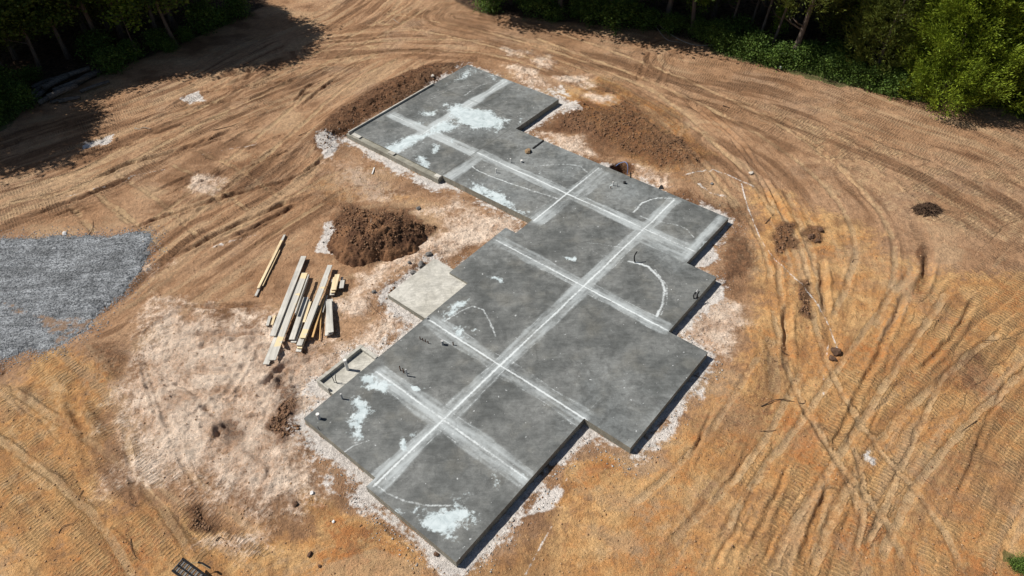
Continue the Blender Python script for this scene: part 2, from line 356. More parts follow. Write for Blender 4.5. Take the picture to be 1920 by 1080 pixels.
darkL = [([(980, 240), (1060, 190), (1100, 160), (1060, 135), (1150, 150), (1230, 190), (1310, 250), (1370, 310), (1300, 345), (1230, 335), (1150, 300), (1080, 272), (1030, 262)], 1.3, .78),
    ([(590, 280), (600, 230), (690, 165), (800, 120), (868, 120), (820, 165), (740, 200), (650, 250), (625, 285)], .5, 1),
    ([(590, 430), (640, 375), (770, 385), (860, 430), (880, 455), (780, 500), (690, 505), (630, 480)], .9, 1.0), ([(700, 600), (720, 545), (790, 490), (830, 470), (800, 500), (740, 560)], .3, .8),
    ([(1370, 410), (1430, 440), (1420, 500), (1370, 560), (1340, 540)], .5, .75), ([(1450, 425), (1500, 415), (1520, 470), (1470, 490)], .3, .9), ([(1520, 420), (1552, 420), (1545, 460), (1515, 458)], .3, .95),
    ([(1485, 535), (1525, 530), (1525, 590), (1490, 590)], .3, .95), ([(340, 960), (370, 945), (405, 975), (420, 1000), (370, 1012)], .25, .85), ([(1730, 460), (1760, 470), (1745, 520), (1728, 515)], .25, .8),
    ([(520, 740), (560, 720), (570, 800), (540, 840), (520, 790)], .3, .95), ([(420, 800), (450, 790), (470, 830), (430, 840)], .25, .6), ([(60, 590), (110, 600), (130, 625), (90, 625)], .2, .8),
    ([(0, 670), (25, 680), (0, 700)], .2, 1), ([(1380, 560), (1420, 600), (1400, 660), (1370, 640)], .5, .6), ([(150, 780), (185, 800), (185, 880), (160, 880), (145, 830)], .4, .65), ([(1000, 90), (1100, 130), (1150, 150), (1040, 130)], .6, .4),
    ([(300, 340), (420, 300), (500, 270), (560, 330), (420, 400), (330, 400)], 1.0, .52), ([(400, 120), (560, 100), (600, 180), (480, 250), (420, 210)], 1.0, .45), ([(560, 330), (640, 290), (760, 320), (800, 360), (680, 380), (560, 440)], .8, .5),
    ([(1370, 640), (1450, 600), (1500, 640), (1470, 800), (1380, 860), (1300, 1000), (1250, 980), (1340, 780)], 1.0, .52), ([(1790, 640), (1860, 660), (1850, 760), (1780, 720)], .6, .55), ([(640, 500), (700, 520), (650, 600), (620, 560)], .4, .6)]
darkL += [([(390, 770), (450, 750), (500, 790), (470, 850), (410, 840)], .5, .62), ([(500, 690), (560, 700), (560, 760), (510, 750)], .5, .75), ([(460, 850), (500, 840), (520, 880), (480, 890)], .3, .6), ([(300, 620), (380, 605), (500, 605), (500, 625), (380, 640)], .4, .5), ([(560, 640), (620, 640), (600, 690), (540, 700)], .4, .6), ([(300, 760), (340, 720), (400, 760), (360, 800)], .4, .5),
    ([(1100, 860), (1180, 870), (1130, 930), (1080, 920)], .6, .55), ([(600, 960), (700, 980), (760, 1060), (640, 1060)], .7, .5), ([(150, 640), (250, 620), (265, 700), (220, 740), (170, 690)], .6, .62), ([(40, 720), (100, 700), (90, 740), (40, 760)], .3, .6), ([(700, 690), (0, 0), (1, 1)], .1, 0)]
for L, f, v in darkL: blob('dark', L, f, v)
keep = A['sand'].copy(); A['sand'][:] = 0
for L in sandL[1:-1]: blob('sand', L, .4)
A['dark'] *= 1-.95*np.clip(A['sand']*1.3, 0, 1); A['sand'] = keep
for L in ([(1240, 620), (1310, 660), (1345, 690), (1300, 760), (1230, 850), (1170, 850), (1100, 800), (1120, 790), (1175, 835), (1320, 670)],):
    blob('white', L, .35, .75)
for L, v in (([(1000, 905), (1050, 900), (1030, 945), (980, 960)], .95), ([(1290, 490), (1330, 450), (1360, 485), (1330, 505)], .95), ([(590, 425), (612, 420), (628, 440), (628, 480), (600, 465)], 1.1), ([(1140, 300), (1175, 305), (1150, 325), (1120, 310)], .9),
    ([(330, 187), (375, 172), (385, 190), (350, 200)], .8), ([(600, 250), (640, 262), (620, 300), (600, 290)], .85), ([(1040, 200), (1090, 190), (1100, 210), (1050, 225)], .7), ([(1000, 165), (1060, 160), (1080, 190), (1040, 180)], .6),
    ([(680, 910), (700, 930), (690, 960), (665, 940)], .8), ([(560, 850), (590, 840), (660, 930), (620, 920)], .55), ([(880, 1050), (950, 1000), (980, 1000), (930, 1070)], .6), ([(1005, 170), (1030, 165), (1090, 205), (1070, 215)], .6),
    ([(1612, 850), (1628, 845), (1625, 865), (1610, 868)], 1.), ([(600, 880), (640, 860), (650, 900), (610, 905)], .6), ([(700, 640), (760, 600), (800, 600), (720, 660)], .55), ([(150, 265), (205, 250), (195, 268), (150, 282)], .9)):
    blob('white', L, .25, v)
stroke('white', [(1390, 345), (1405, 395), (1440, 470), (1500, 530), (1545, 590), (1572, 655)], .04, .85)
stroke('white', [(1280, 330), (1335, 322), (1385, 338), (1415, 352)], .05, .85)
stroke('white', [(1310, 345), (1330, 360), (1360, 370)], .1, .7)
stroke('white', [(90, 378), (160, 360), (215, 345), (250, 330), (310, 318)], .045, .7)
stroke('white', [(380, 290), (440, 278), (480, 272)], .06, .6); stroke('white', [(480, 268), (510, 300)], .03, .6)
stroke('white', [(985, 1078), (1010, 1030), (1035, 985)], .05, .8); stroke('white', [(690, 945), (760, 1000), (800, 1040)], .06, .75)
stroke('white', [(1555, 640), (1545, 700), (1545, 740)], .05, .55); stroke('white', [(400, 465), (430, 455), (480, 440)], .1, .6)
stroke('white', [(1660, 620), (1700, 600), (1725, 590)], .1, .0)
# forest floor: leaf litter beyond the edge of the clearing
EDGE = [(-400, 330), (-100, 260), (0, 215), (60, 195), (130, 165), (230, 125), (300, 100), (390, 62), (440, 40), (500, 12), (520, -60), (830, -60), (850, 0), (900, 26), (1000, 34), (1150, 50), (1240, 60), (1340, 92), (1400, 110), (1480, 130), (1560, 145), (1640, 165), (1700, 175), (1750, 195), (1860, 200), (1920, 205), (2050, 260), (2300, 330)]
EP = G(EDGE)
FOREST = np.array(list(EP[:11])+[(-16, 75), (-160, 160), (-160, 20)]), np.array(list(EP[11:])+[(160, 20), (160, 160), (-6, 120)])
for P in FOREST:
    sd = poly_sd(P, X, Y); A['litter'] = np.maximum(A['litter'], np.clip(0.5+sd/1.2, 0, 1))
blob('grass', [(1335, 95), (1345, 60), (1500, 90), (1600, 140), (1700, 165), (1740, 195), (1690, 185), (1600, 160), (1540, 150), (1480, 130), (1400, 112)], .4, 1)
blob('grass', [(1880, 195), (1990, 200), (1990, 260), (1900, 215)], .3, 1); blob('grass', [(1885, 1040), (1935, 1060), (1930, 1085), (1890, 1060)], .15, 1); blob('grass', [(-60, 240), (-20, 190), (60, 190), (30, 225), (-20, 260)], .4, .9)
GRAV = G([(-500, 470), (-100, 452), (0, 450), (100, 445), (200, 444), (283, 436), (282, 470), (262, 505), (235, 545), (180, 590), (165, 625), (130, 648), (90, 658), (50, 655), (15, 672), (-60, 690), (-400, 760)])
s_ = win(GRAV, 2); gsd = np.full(X.shape, -9.); gsd[s_] = poly_sd(GRAV, X[s_], Y[s_]) + 0.5*(fbm(X[s_]*1.3, Y[s_]*1.3, 4, 4)-0.5)
A['gravel'] = np.clip(0.5+gsd/0.6, 0, 1)
# slab outline in slab axes (u, v)
OUT = [(-7.46, 5.3), (-11.38, 5.3), (-11.38, 5.7), (-15.08, 5.7), (-15.08, 7.05), (-16.0, 7.05), (-16.0, 9.17), (-15.0, 9.17), (-15.0, 11.72), (-17.28, 11.72), (-17.28, 14.46), (-16.1, 14.46), (-16.1, 17.8), (-15.5, 17.8), (-15.5, 18.95), (-21.12, 18.95), (-21.12, 18.64), (-27.9, 18.64), (-27.9, 28.08), (-20.9, 28.08), (-20.9, 24.32), (-8.63, 24.32), (-8.63, 20.62), (-7.25, 20.62), (-7.25, 16.87), (-5.6, 16.87), (-5.6, 11.7), (-7.46, 11.7)]
OXY = np.array([uv2xy(*p) for p in OUT])
s_ = win(OXY, 3); ssd = np.full(X.shape, -99.); ssd[s_] = poly_sd(OXY, X[s_], Y[s_])
near = np.exp(-np.clip(-ssd, 0, 9)/0.65)
A['white'] = np.maximum(A['white'], np.where(ssd < 0, near*(0.1+1.85*fbm(X*0.8, Y*0.8, 5, 3)), 0))
U_, V_ = xy2uv(X, Y)
# rough (lumpy) soil: spoil, sand, edge of the footing
A['dark'] = np.maximum(A['dark'], np.where((ssd < 0), ss(3.4, .6, -ssd)*(.25+.75*fbm(X*.45, Y*.45, 1, 4))*(.35+.65*ss(10, 19, V_)), 0)*.85*(1-np.clip(A['sand']*1.4, 0, .8)))
A['rough'] = np.clip(np.maximum.reduce([A['dark']*1.0, A['sand']*1.0, near*0.9, A['litter']*0.6, 0.28+0*X]), 0, 1.1)
lump = (np.abs(fbm(X*2.6, Y*2.6, 1, 4, 0.6)-0.5)*2)
Z += A['rough']*(0.13*(fbm(X*1.6, Y*1.6, 4, 3)-0.5) + 0.16*(0.22-lump)*0.8 + 0.05*(vn(X*9, Y*9, 2)-0.5)+0.03*(vn(X*17, Y*17, 3)-0.5))
Z += ss(.3, .8, A['sand'])*(0.085*(1-2*np.abs(2*fbm(X*1.5+Y*.5, Y*2.3-X*.6, 0, 4, .6)-1))*(.3+1.3*fbm(X*.4, Y*.4, 5, 2))+0.12*(fbm(X*.5,Y*.5,3,3)-.5)-.02) + ss(.45, .9, A['dark'])*0.16*(fbm(X*2.2, Y*2.2, 5, 4, .65)-.35)
# spoil heaped along the garage and behind the slab
for L, h in (([(600, 268), (650, 225), (720, 180), (800, 140), (860, 128)], .30), ([(1060, 215), (1150, 240), (1240, 280), (1330, 320)], .10), ([(600, 300), (590, 340), (560, 380)], .05), ([(700, 560), (760, 510), (800, 478)], .16)):
    P = smooth(G(L), .6); s = win(P, 3); u, w_, d = line_uw(P, X[s], Y[s])
    Z[s] += h*np.exp(-(d/0.9)**2)*(0.5+fbm(X[s]*0.9, Y[s]*0.9, 2, 3))
# dirt mound base, steep bank at the lower left, scarp right
for (px, py, r, h) in ((120, 690, 1.6, .35), (220, 640, 1.5, .15), (1500, 660, 1.2, -.12), (1745, 500, .6, -.12), (430, 815, .7, -.16), (540, 790, .6, -.1), (380, 990, .6, -.1)):
    c = at(px, py); Z += h*np.exp(-((X-c[0])**2+(Y-c[1])**2)/r**2)
# footing trench hole beside the slab
hc = at(1166, 311, -0.1); hd = np.hypot((X-hc[0])/0.62, (Y-hc[1]-0.12)/0.5)+0.25*(fbm(X*3, Y*3, 2, 3)-0.5)
Z -= 0.9*ss(1.05, 0.6, hd); A['dark'] = np.maximum(A['dark'], ss(1.5, .9, hd)); A['white'] *= ss(.8, 1.1, hd)
# stay clear of the slab
k_ = ss(-0.9, -0.05, ssd)
Z = Z*(1-k_*0.75)+(GZ+0.0)*k_*0.75 + 0.06*near*(ssd < 0)*(fbm(X*1.1, Y*1.1, 3, 3)-0.5) - 0.05*near*(ssd < 0)
Z = np.where(ssd > -0.04, np.minimum(Z, -0.24), Z)
Z = np.where(ssd > -.55, np.minimum(Z, -0.22-.10*ss(-.5, -.1, ssd)), Z)
# gravel pad
gk = ss(-0.2, 0.3, gsd); Z = Z*(1-gk*.8)+(GZ+0.05)*gk*.8
for q in ('sand', 'dark', 'cm', 'white', 'grass'): A[q] *= (1-gk) if q != 'dark' else (1-.8*gk)
def gz(x, y):
    i = min(max(np.searchsorted(xs, x)-1, 0), NX-2); j = min(max(np.searchsorted(ys, y)-1, 0), NY-2)
    a = (x-xs[i])/(xs[i+1]-xs[i]); b = (y-ys[j])/(ys[j+1]-ys[j])
    return float((Z[i, j]*(1-a)+Z[i+1, j]*a)*(1-b)+(Z[i, j+1]*(1-a)+Z[i+1, j+1]*a)*b)

# soil material
t = NT('soil', 0.95)
nA = t.noise(1.1, 6, 0.62); nB = t.noise(5.0, 6, 0.65); nC = t.noise(28, 4, 0.7); nD = t.noise(0.35, 4, 0.6); nF = t.noise(11, 5, 0.75); nE = t.noise(90, 2, 0.6)
nAB = t.math('ADD', t.math('MULTIPLY', nA, .55), t.math('MULTIPLY', nB, .45))
c = t.mix(t.ramp(nD, .35, .65), (0.365, 0.208, 0.112), (0.45, 0.275, 0.160))
c = t.mix(t.mask('red', nAB, 1.3, .35, .65), c, t.mix(t.ramp(nA, .38, .62), (0.50, 0.254, 0.094), (0.60, 0.366, 0.165)))
c = t.mix(t.math('MULTIPLY', t.mask('red', t.math('ADD', t.math('MULTIPLY', nD, .5), t.math('MULTIPLY', nB, .5)), 3.2,   .66, 1.15), .8), c, (0.40, 0.155, 0.050))
c = t.mix(t.math('MULTIPLY', t.ramp(t.noise(.9, 8, .72, dist=.8), .50, .66), .52), c, (0.20, 0.098, 0.048))
c = t.mix(t.math('MULTIPLY', t.mask('pale', nAB, 1.6, .42, .7), .7), c, (0.53, 0.37, 0.21))
c = t.mix(t.math('MULTIPLY', t.ramp(t.noise(.22, 5, .65, dist=.5), .52, .66), .30), c, (0.36, 0.265, 0.19))
st = t.at('streak')
c = t.mix(t.math('MULTIPLY', t.ramp(t.math('ADD', st, t.math('MULTIPLY', t.math('SUBTRACT', nB, .5), .35)), .54, .70), t.math('SUBTRACT', .72, t.math('MULTIPLY', t.at('red'), .45))), c, (0.18, 0.092, 0.046))
c = t.mix(t.math('MULTIPLY', t.ramp(t.math('ADD', st, t.math('MULTIPLY', t.math('SUBTRACT', nB, .5), .4)), .45, .28), .5), c, (0.52, 0.36, 0.215))
c = t.mix(t.math('MULTIPLY', t.mask('sand', t.math('ADD', t.math('MULTIPLY', nAB, .7), t.math('MULTIPLY', nF, .3)), 2.6, .22, .84), .95), c, t.mix(t.math('MULTIPLY', t.ramp(t.noise(.55, 5, .6, dist=.6), .46, .60), .6), t.mix(t.ramp(t.math('ADD', t.math('MULTIPLY', nA, .6), t.math('MULTIPLY', nF, .4)), .36, .62), (0.50, 0.315, 0.205), (0.92, 0.74, 0.59)), (0.95, 0.78, 0.63)))
c = t.mix(t.math('MULTIPLY', t.mask('dark', t.math('ADD', t.math('MULTIPLY', nAB, .7), t.math('MULTIPLY', nF, .3)), 2.4, .38, .80), .85), c, t.mix(t.ramp(nB, .35, .65), (0.105, 0.048, 0.025), (0.215, 0.105, 0.052)))
c = t.mix(t.math('MULTIPLY', t.mask('white', t.math('ADD', t.math('MULTIPLY', nB, .7), t.math('MULTIPLY', nA, .3)), 1.7, .42, .72), .88), c, (0.74, 0.70, 0.66))
c = t.mix(t.mask('gravel', nB, 1.4, .4, .6), c, (0.24, 0.235, 0.23))
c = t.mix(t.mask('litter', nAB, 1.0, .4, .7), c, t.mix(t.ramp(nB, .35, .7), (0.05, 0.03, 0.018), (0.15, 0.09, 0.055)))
c = t.mix(t.math('MULTIPLY', t.mask('grass', nB, 1.0, .4, .6), .75), c, (0.055, 0.085, 0.022))
c = t.scale(c, t.ramp(nB, .25, .75, .74, 1.2)); c = t.scale(c, t.ramp(nC, .25, .75, .70, 1.24)); c = t.scale(c, t.ramp(nE, .3, .7, .85, 1.14)); c = t.scale(c, t.ramp(nF, .57, .70, 1.0, .58)); c = t.scale(c, t.ramp(nF, .28, .42, 1.22, 1.0))
# grouser prints
cu = t.math('ADD', t.at('cu'), t.math('MULTIPLY', nB, 0.9))
sn = t.math('SINE', t.math('MULTIPLY', cu, 2*math.pi)); cle = t.ramp(sn, -0.2, 0.75)
cm = t.math('MULTIPLY', t.at('cm'), t.ramp(nA, .40, .56, .15, 1.0))
c = t.scale(c, t.math('SUBTRACT', 1.0, t.math('MULTIPLY', t.math('MULTIPLY', cm, .36), t.math('SUBTRACT', 1.0, cle))))
h = t.math('MULTIPLY', t.math('MULTIPLY', cle, cm), 0.05)
h = t.math('ADD', h, t.math('MULTIPLY', t.math('MULTIPLY', nC, t.math('ADD', t.at('rough'), 0.25)), 0.045))
h = t.math('ADD', h, t.math('MULTIPLY', nB, 0.09)); h = t.math('ADD', h, t.math('MULTIPLY', nF, t.math('ADD', .07, t.math('MULTIPLY', t.at('rough'), .11)))); h = t.math('ADD', h, t.math('MULTIPLY', nE, 0.008))
t.bump(h, 1.0, 0.95); SOIL = t.base(c)

ii, jj = np.meshgrid(np.arange(NX-1), np.arange(NY-1), indexing='ij')
idx = (ii*NY+jj).ravel(); F = np.stack([idx, idx+NY, idx+NY+1, idx+1], 1)
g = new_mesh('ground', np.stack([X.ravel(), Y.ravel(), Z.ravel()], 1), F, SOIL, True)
for k, v in A.items():
    if k != 'tread': attr(g, k, v)
tag(g, 'graded clearing of tan and orange soil covered in machine tracks', 'ground', kind='structure')

# gravel sheet with real bumps
t = NT('crushed_stone', 0.9); v1 = t.voro(19, 'Color'); sepn = t.n('ShaderNodeSeparateColor'); t.L(v1, sepn.inputs[0]); nb = t.noise(1.6, 4); nf = t.noise(60, 3, .7)
c = t.mix(sepn.outputs[0], (0.065, 0.071, 0.080), (0.36, 0.38, 0.40)); c = t.scale(c, t.ramp(nb, .3, .7, .68, 1.12)); c = t.scale(c, t.ramp(t.noise(1.5, 4, .6, stretch=((0, 0, .25), (.35, 2.6, 1))), .35, .65, .72, 1.15)); c = t.scale(c, t.ramp(nf, .3, .7, .7, 1.3))
c = t.mix(t.math('MULTIPLY', t.mask('dirt', t.noise(3.5, 6, .7), 2.4, .60, .95), .75), c, (0.27, 0.165, 0.095))
t.bump(t.math('ADD', t.math('MULTIPLY', t.math('SUBTRACT', 1, t.voro(26)), .035), t.math('MULTIPLY', nf, .02))); GRM = t.base(c)
gx = np.arange(-27, at(290, 470)[0]+.4, .05); gy = np.arange(at(0, 700)[1]-.3, at(280, 430)[1]+.5, .05)
GX, GY = np.meshgrid(gx, gy, indexing='ij'); sd = poly_sd(GRAV, GX, GY)+0.5*(fbm(GX*1.3, GY*1.3, 4, 4)-0.5)+0.3*(vn(GX*5, GY*5, 1)-.5)+.25*(vn(GX*13, GY*13, 2)-.5)
i0 = np.clip(np.searchsorted(xs, GX)-1, 0, NX-2); j0 = np.clip(np.searchsorted(ys, GY)-1, 0, NY-2)
a_ = (GX-xs[i0])/(xs[i0+1]-xs[i0]); b_ = (GY-ys[j0])/(ys[j0+1]-ys[j0])
zz = (Z[i0, j0]*(1-a_)+Z[i0+1, j0]*a_)*(1-b_)+(Z[i0, j0+1]*(1-a_)+Z[i0+1, j0+1]*a_)*b_
zz = zz+np.clip(sd*0.25, -.03, .05)+0.022*(rng.random(GX.shape)-.3)+0.04*(fbm(GX*.5, GY*2.2, 2, 3)-.5)
gm, gn = GX.shape; ii, jj = np.meshgrid(np.arange(gm-1), np.arange(gn-1), indexing='ij'); idx = (ii*gn+jj).ravel()
F = np.stack([idx, idx+gn, idx+gn+1, idx+1], 1); F = F[(sd.ravel()[F] > -0.02).all(1)]
used = np.unique(F); mp = np.full(gm*gn, -1); mp[used] = np.arange(len(used))
gr = new_mesh('gravel', np.stack([GX.ravel(), GY.ravel(), zz.ravel()], 1)[used], mp[F], GRM, False)
dirt = np.zeros(GX.shape)
for L, v in (([(60, 590), (140, 600), (130, 630), (90, 630)], 1.), ([(0, 560), (60, 575), (60, 600), (0, 600)], .6), ([(100, 480), (180, 485), (120, 500)], .5), ([(150, 590), (200, 600), (160, 650), (90, 665), (100, 640)], .8)):
    dirt = np.maximum(dirt, np.clip(.5+poly_sd(G(L), GX, GY)/.6, 0, 1)*v)
attr(gr, 'dirt', dirt.ravel()[used])
tag(gr, 'blue-grey crushed gravel pad at the left edge of the clearing', 'gravel', kind='stuff')

# ================================================================== CONCRETE FOUNDATION
root = empty('house_foundation', (0, 0, 0), 0)
tag(root, 'stepped grey concrete house foundation slab with pale saw-cut dust lines', 'foundation')
def concrete(name, c1, c2, dusty=True, rough=.7):
    t = NT(name, rough); a = t.noise(0.55, 6, .62); b = t.noise(3.2, 6, .68, dist=.6); cc = t.noise(22, 4, .7); d = t.noise(9, 5, .7)
    c = t.mix(t.ramp(a, .36, .64), c1, c2); c = t.scale(c, t.ramp(b, .25, .75, .76, 1.20)); c = t.mix(t.math('MULTIPLY', t.ramp(t.noise(.8, 4, .6), .5, .68), .22), c, (0.18, 0.165, 0.13)); tw = t.noise(1.0, 5, .65, stretch=((0, 0, .9), (1.2, 6, 1)), dist=1.5); c = t.scale(c, t.ramp(tw, .3, .7, .88, 1.14)); c = t.scale(c, t.ramp(cc, .3, .7, .90, 1.10))
    c = t.mix(t.math('MULTIPLY', t.ramp(t.noise(1.3, 6, .75, dist=1.2), .50, .68), .5), c, tuple(q*.62 for q in c1))
    if dusty:
        c = t.mix(t.math('MULTIPLY', t.mask('haze', t.math('ADD', t.math('MULTIPLY', b, .55), t.math('MULTIPLY', d, .45)), 1.0, .10, 1.15), .74), c, (0.47, 0.51, 0.52))
        c = t.mix(t.math('MULTIPLY', t.mask('line', d, 1.1, .30, .80), .8), c, (0.64, 0.68, 0.69))
        c = t.mix(t.math('MULTIPLY', t.mask('blotch', t.math('ADD', t.math('MULTIPLY', b, .45), t.math('MULTIPLY', d, .55)), 2.2, .42, .82), .88), c, t.mix(t.ramp(b, .35, .65), (0.42, 0.49, 0.51), (0.56, 0.63, 0.65)))
        c = t.mix(t.math('MULTIPLY', t.at('cut'), .8), c, (0.06, 0.06, 0.055))
        c = t.mix(t.math('MULTIPLY', t.ramp(t.noise(7, 3, .5), .70, .73), .6), c, (0.6, 0.62, 0.63))
    t.bump(t.math('ADD', t.math('MULTIPLY', b, .01), t.math('MULTIPLY', cc, .004))); return t.base(c)
CON = concrete('slab_concrete', (0.088, 0.093, 0.091), (0.158, 0.163, 0.158))
CON2 = concrete('pale_concrete', (0.38, 0.365, 0.32), (0.47, 0.455, 0.41), False)
CONS = concrete('slab_side', (0.20, 0.19, 0.155), (0.26, 0.25, 0.21), False)
def slab(name, outline, top, bot, mat, side, step=0.042, paint=None, parent=root):
    O = np.array(outline); us = np.unique(np.concatenate([O[:, 0], np.arange(O[:, 0].min(), O[:, 0].max(), step)])); vs = np.unique(np.concatenate([O[:, 1], np.arange(O[:, 1].min(), O[:, 1].max(), step)]))
    # drop grid lines too close to outline coordinates
    def clean(a, keep):
        keep = np.unique(keep); return np.array([q for q in a if q in keep or np.min(np.abs(keep-q)) > step*.3])
    us = clean(us, O[:, 0]); vs = clean(vs, O[:, 1])
    UU, VV = np.meshgrid(us, vs, indexing='ij'); m, n = UU.shape
    cu_ = (us[1:]+us[:-1])/2; cv_ = (vs[1:]+vs[:-1])/2; CU, CV = np.meshgrid(cu_, cv_, indexing='ij')
    ins = poly_sd(O, CU, CV) > 0
    ii, jj = np.nonzero(ins); idx = ii*n+jj; F = np.stack([idx, idx+n, idx+n+1, idx+1], 1)
    used = np.unique(F); mp = np.full(m*n, -1); mp[used] = np.arange(len(used)); F = mp[F]
    uu = UU.ravel()[used]; vv = VV.ravel()[used]; x, y = uv2xy(uu, vv)
    o = new_mesh(name, np.stack([x, y, np.full(len(x), top)], 1), F, mat, False, parent)
    if paint:
        for k, a in paint(uu, vv, x, y).items(): attr(o, k, a)
    # sides
    B = MB(); n_ = len(O)
    for i in range(n_):
        p = uv2xy(*O[i]); q = uv2xy(*O[(i+1) % n_])
        L = math.hypot(q[0]-p[0], q[1]-p[1]); k = max(1, int(L/.5))
        for a in range(k):
            A0 = [p[e]+(q[e]-p[e])*a/k for e in (0, 1)]; A1 = [p[e]+(q[e]-p[e])*(a+1)/k for e in (0, 1)]
            B.add([(*A0, top), (*A1, top), (*A1, bot), (*A0, bot)], [(0, 1, 2, 3)])
    B.build(name+'_edge' if not name.endswith('slab') else 'slab_edge', side, parent)
    return o
def band1(d, wd): return np.clip(1.0-np.abs(d)/wd, 0, 1)
def paint(u, v, x, y):
    n = len(u); haze = np.zeros(n); line = np.zeros(n); bl = np.zeros(n); cut = np.zeros(n)
    wob = 0.10*(fbm(u*.8, v*.8, 3, 3)-.5)
    def seg(axis_, c, a, b, wd=.46, hz=1.0, ln=.85, off=0.0):
        p, q = (u, v) if axis_ == 'u' else (v, u)     # line at p = c, running q from a to b
        e = ss(a-.25, a+.15, q)*ss(b+.25, b-.15, q); d = p-c+wob*.6
        fl = 0.75+0.5*(fbm(q*.5, q*0+c, 2, 3)-.2)
        wd = wd*(.45+.70*fbm(q*.6, q*0+c*2, 1, 3)); hz_ = (.42*ss(wd*1.12, wd*.9, np.abs(d-off)+.10*(fbm(q*1.2, p*.5, 4, 3)-.5))+.5*ss(wd*1.9, wd*.2, np.abs(d-off)+.2*(fbm(q*.7, p*2, 2, 3)-.5)))*e*hz*fl*(.12+1.45*fbm(q*.7, d*8+c, 5, 5, .65))*.95
        np.maximum(haze, hz_*(.55+.75*fbm(u*.5, v*.5, 5, 3)), out=haze)
        L = np.maximum.reduce([band1(d, .085)*1.15, band1(d-off-wd*.93, .045)*.75*(fbm(q*.9, q*0+3, 4, 2) > .45), band1(d-off+wd*.93, .045)*.75*(fbm(q*.9, q*0+8, 2, 2) > .45)])*e*ln
        np.maximum(line, L*(.55+.6*fbm(q*1.2, q*0+c, 1, 3)), out=line)
    seg('u', -11.2, 5.4, 24.1, .40)
    seg('v', 8.68, -14.6, -7.5, .46, 1.05); seg('v', 11.7, -14.9, -7.3, .46, .95); seg('v', 16.9, -16.0, -7.3, .42, .95, off=.05)
    seg('v', 21.45, -21.1, -8.7, .36, .9); seg('u', -15.4, 18.9, 24.0, .42, .85, off=0.1); seg('u', -24.55, 18.9, 28.0, .38, 1.15, .7)
    seg('v', 21.35, -27.4, -21.1, .4, 1.1, .6); seg('u', -21.4, 19.0, 21.5, .05, .2, .3); seg('u', -20.7, 18.8, 21.3, .45, .9, .3); seg('u', -14.9, 21.4, 24.0, .5, .9, .3); seg('v', 21.0, -11.1, -8.7, .4, .8, .3); seg('u', -8.9, 20.8, 24.2, .25, .9, .3)
    xw = x+1.1*(fbm(x*1.1, y*1.1, 1, 5, .6)-.5); yw = y+1.1*(fbm(x*1.1, y*1.1, 4, 5, .6)-.5)
    def P0(L): return np.array([at(a, b, 0) for a, b in L])
    for L, val, f in (([(802, 968), (850, 950), (855, 930), (875, 937), (905, 965), (878, 985), (850, 1008), (818, 998), (808, 985)], 1.15, .25), ([(738, 952), (750, 950), (765, 965), (750, 965)], 1., .12), ([(780, 955), (800, 950), (798, 962)], .9, .12),
        ([(643, 757), (668, 752), (690, 772), (683, 790), (665, 800), (675, 825), (655, 828), (645, 800), (655, 780)], 1.1, .22), ([(685, 708), (712, 700), (745, 712), (722, 738), (692, 722)], 1.05, .2), ([(780, 715), (800, 724), (790, 733), (782, 726)], 1.05, .1),
        ([(832, 595), (852, 566), (880, 562), (868, 582), (848, 598)], 1.05, .18), ([(850, 612), (878, 602), (880, 620), (892, 630), (862, 624)], 1.05, .18), ([(924, 523), (945, 519), (950, 528), (930, 532)], 1.1, .1), ([(1052, 481), (1078, 478), (1074, 487), (1056, 487)], 1.05, .1), ([(885, 612), (897, 608), (895, 620), (886, 622)], .9, .1),
        ([(822, 194), (860, 199), (888, 201), (932, 214), (952, 232), (930, 252), (905, 240), (882, 246), (860, 226), (835, 215)], 1.1, .3), ([(700, 275), (735, 262), (795, 245), (850, 215), (860, 232), (790, 265), (735, 292)], .95, .3), ([(780, 292), (800, 288), (803, 312), (785, 320)], .95, .2), ([(800, 280), (830, 270), (820, 285)], .9, .15),
        ([(880, 335), (905, 342), (938, 366), (985, 402), (998, 410), (985, 412), (940, 390), (890, 360)], 1.0, .2), ([(1290, 488), (1345, 432), (1352, 430), (1300, 488)], 1., .12), ([(790, 205), (820, 203), (820, 220), (800, 224)], .62, .2), ([(770, 235), (785, 222), (790, 232)], .7, .12), ([(935, 235), (955, 228), (950, 245), (925, 256)], .7, .2),
        ([(820, 265), (848, 258), (850, 270)], .8, .12), ([(750, 225), (765, 235), (760, 240)], .7, .1), ([(1140, 345), (1150, 342), (1148, 350)], .9, .08), ([(860, 820), (880, 850), (860, 855)], .0, .2), ([(760, 825), (775, 815), (782, 840), (765, 850)], .9, .12), ([(650, 825), (690, 828), (660, 845)], .7, .15), ([(905, 895), (945, 885), (935, 912), (915, 905)], .68, .2),
        ([(960, 880), (990, 880), (975, 905)], .6, .2), ([(1000, 325), (1020, 318), (1012, 328)], .6, .1), ([(855, 1000), (845, 1010), (820, 1000)], .8, .15), ([(1190, 395), (1205, 398), (1200, 404)], .6, .08), ([(870, 128), (885, 124), (900, 135), (840, 165), (828, 168)], .55, .2), ([(885, 124), (960, 150), (950, 160), (890, 135)], .5, .2), ([(965, 222), (985, 225), (975, 232)], .9, .1), ([(1020, 210), (1045, 190), (1030, 212)], .8, .1)):
        q = P0(L); m = np.clip(.5+poly_sd(q, xw, yw)/(3*f), 0, 1)*val; np.maximum(bl, m, out=bl)
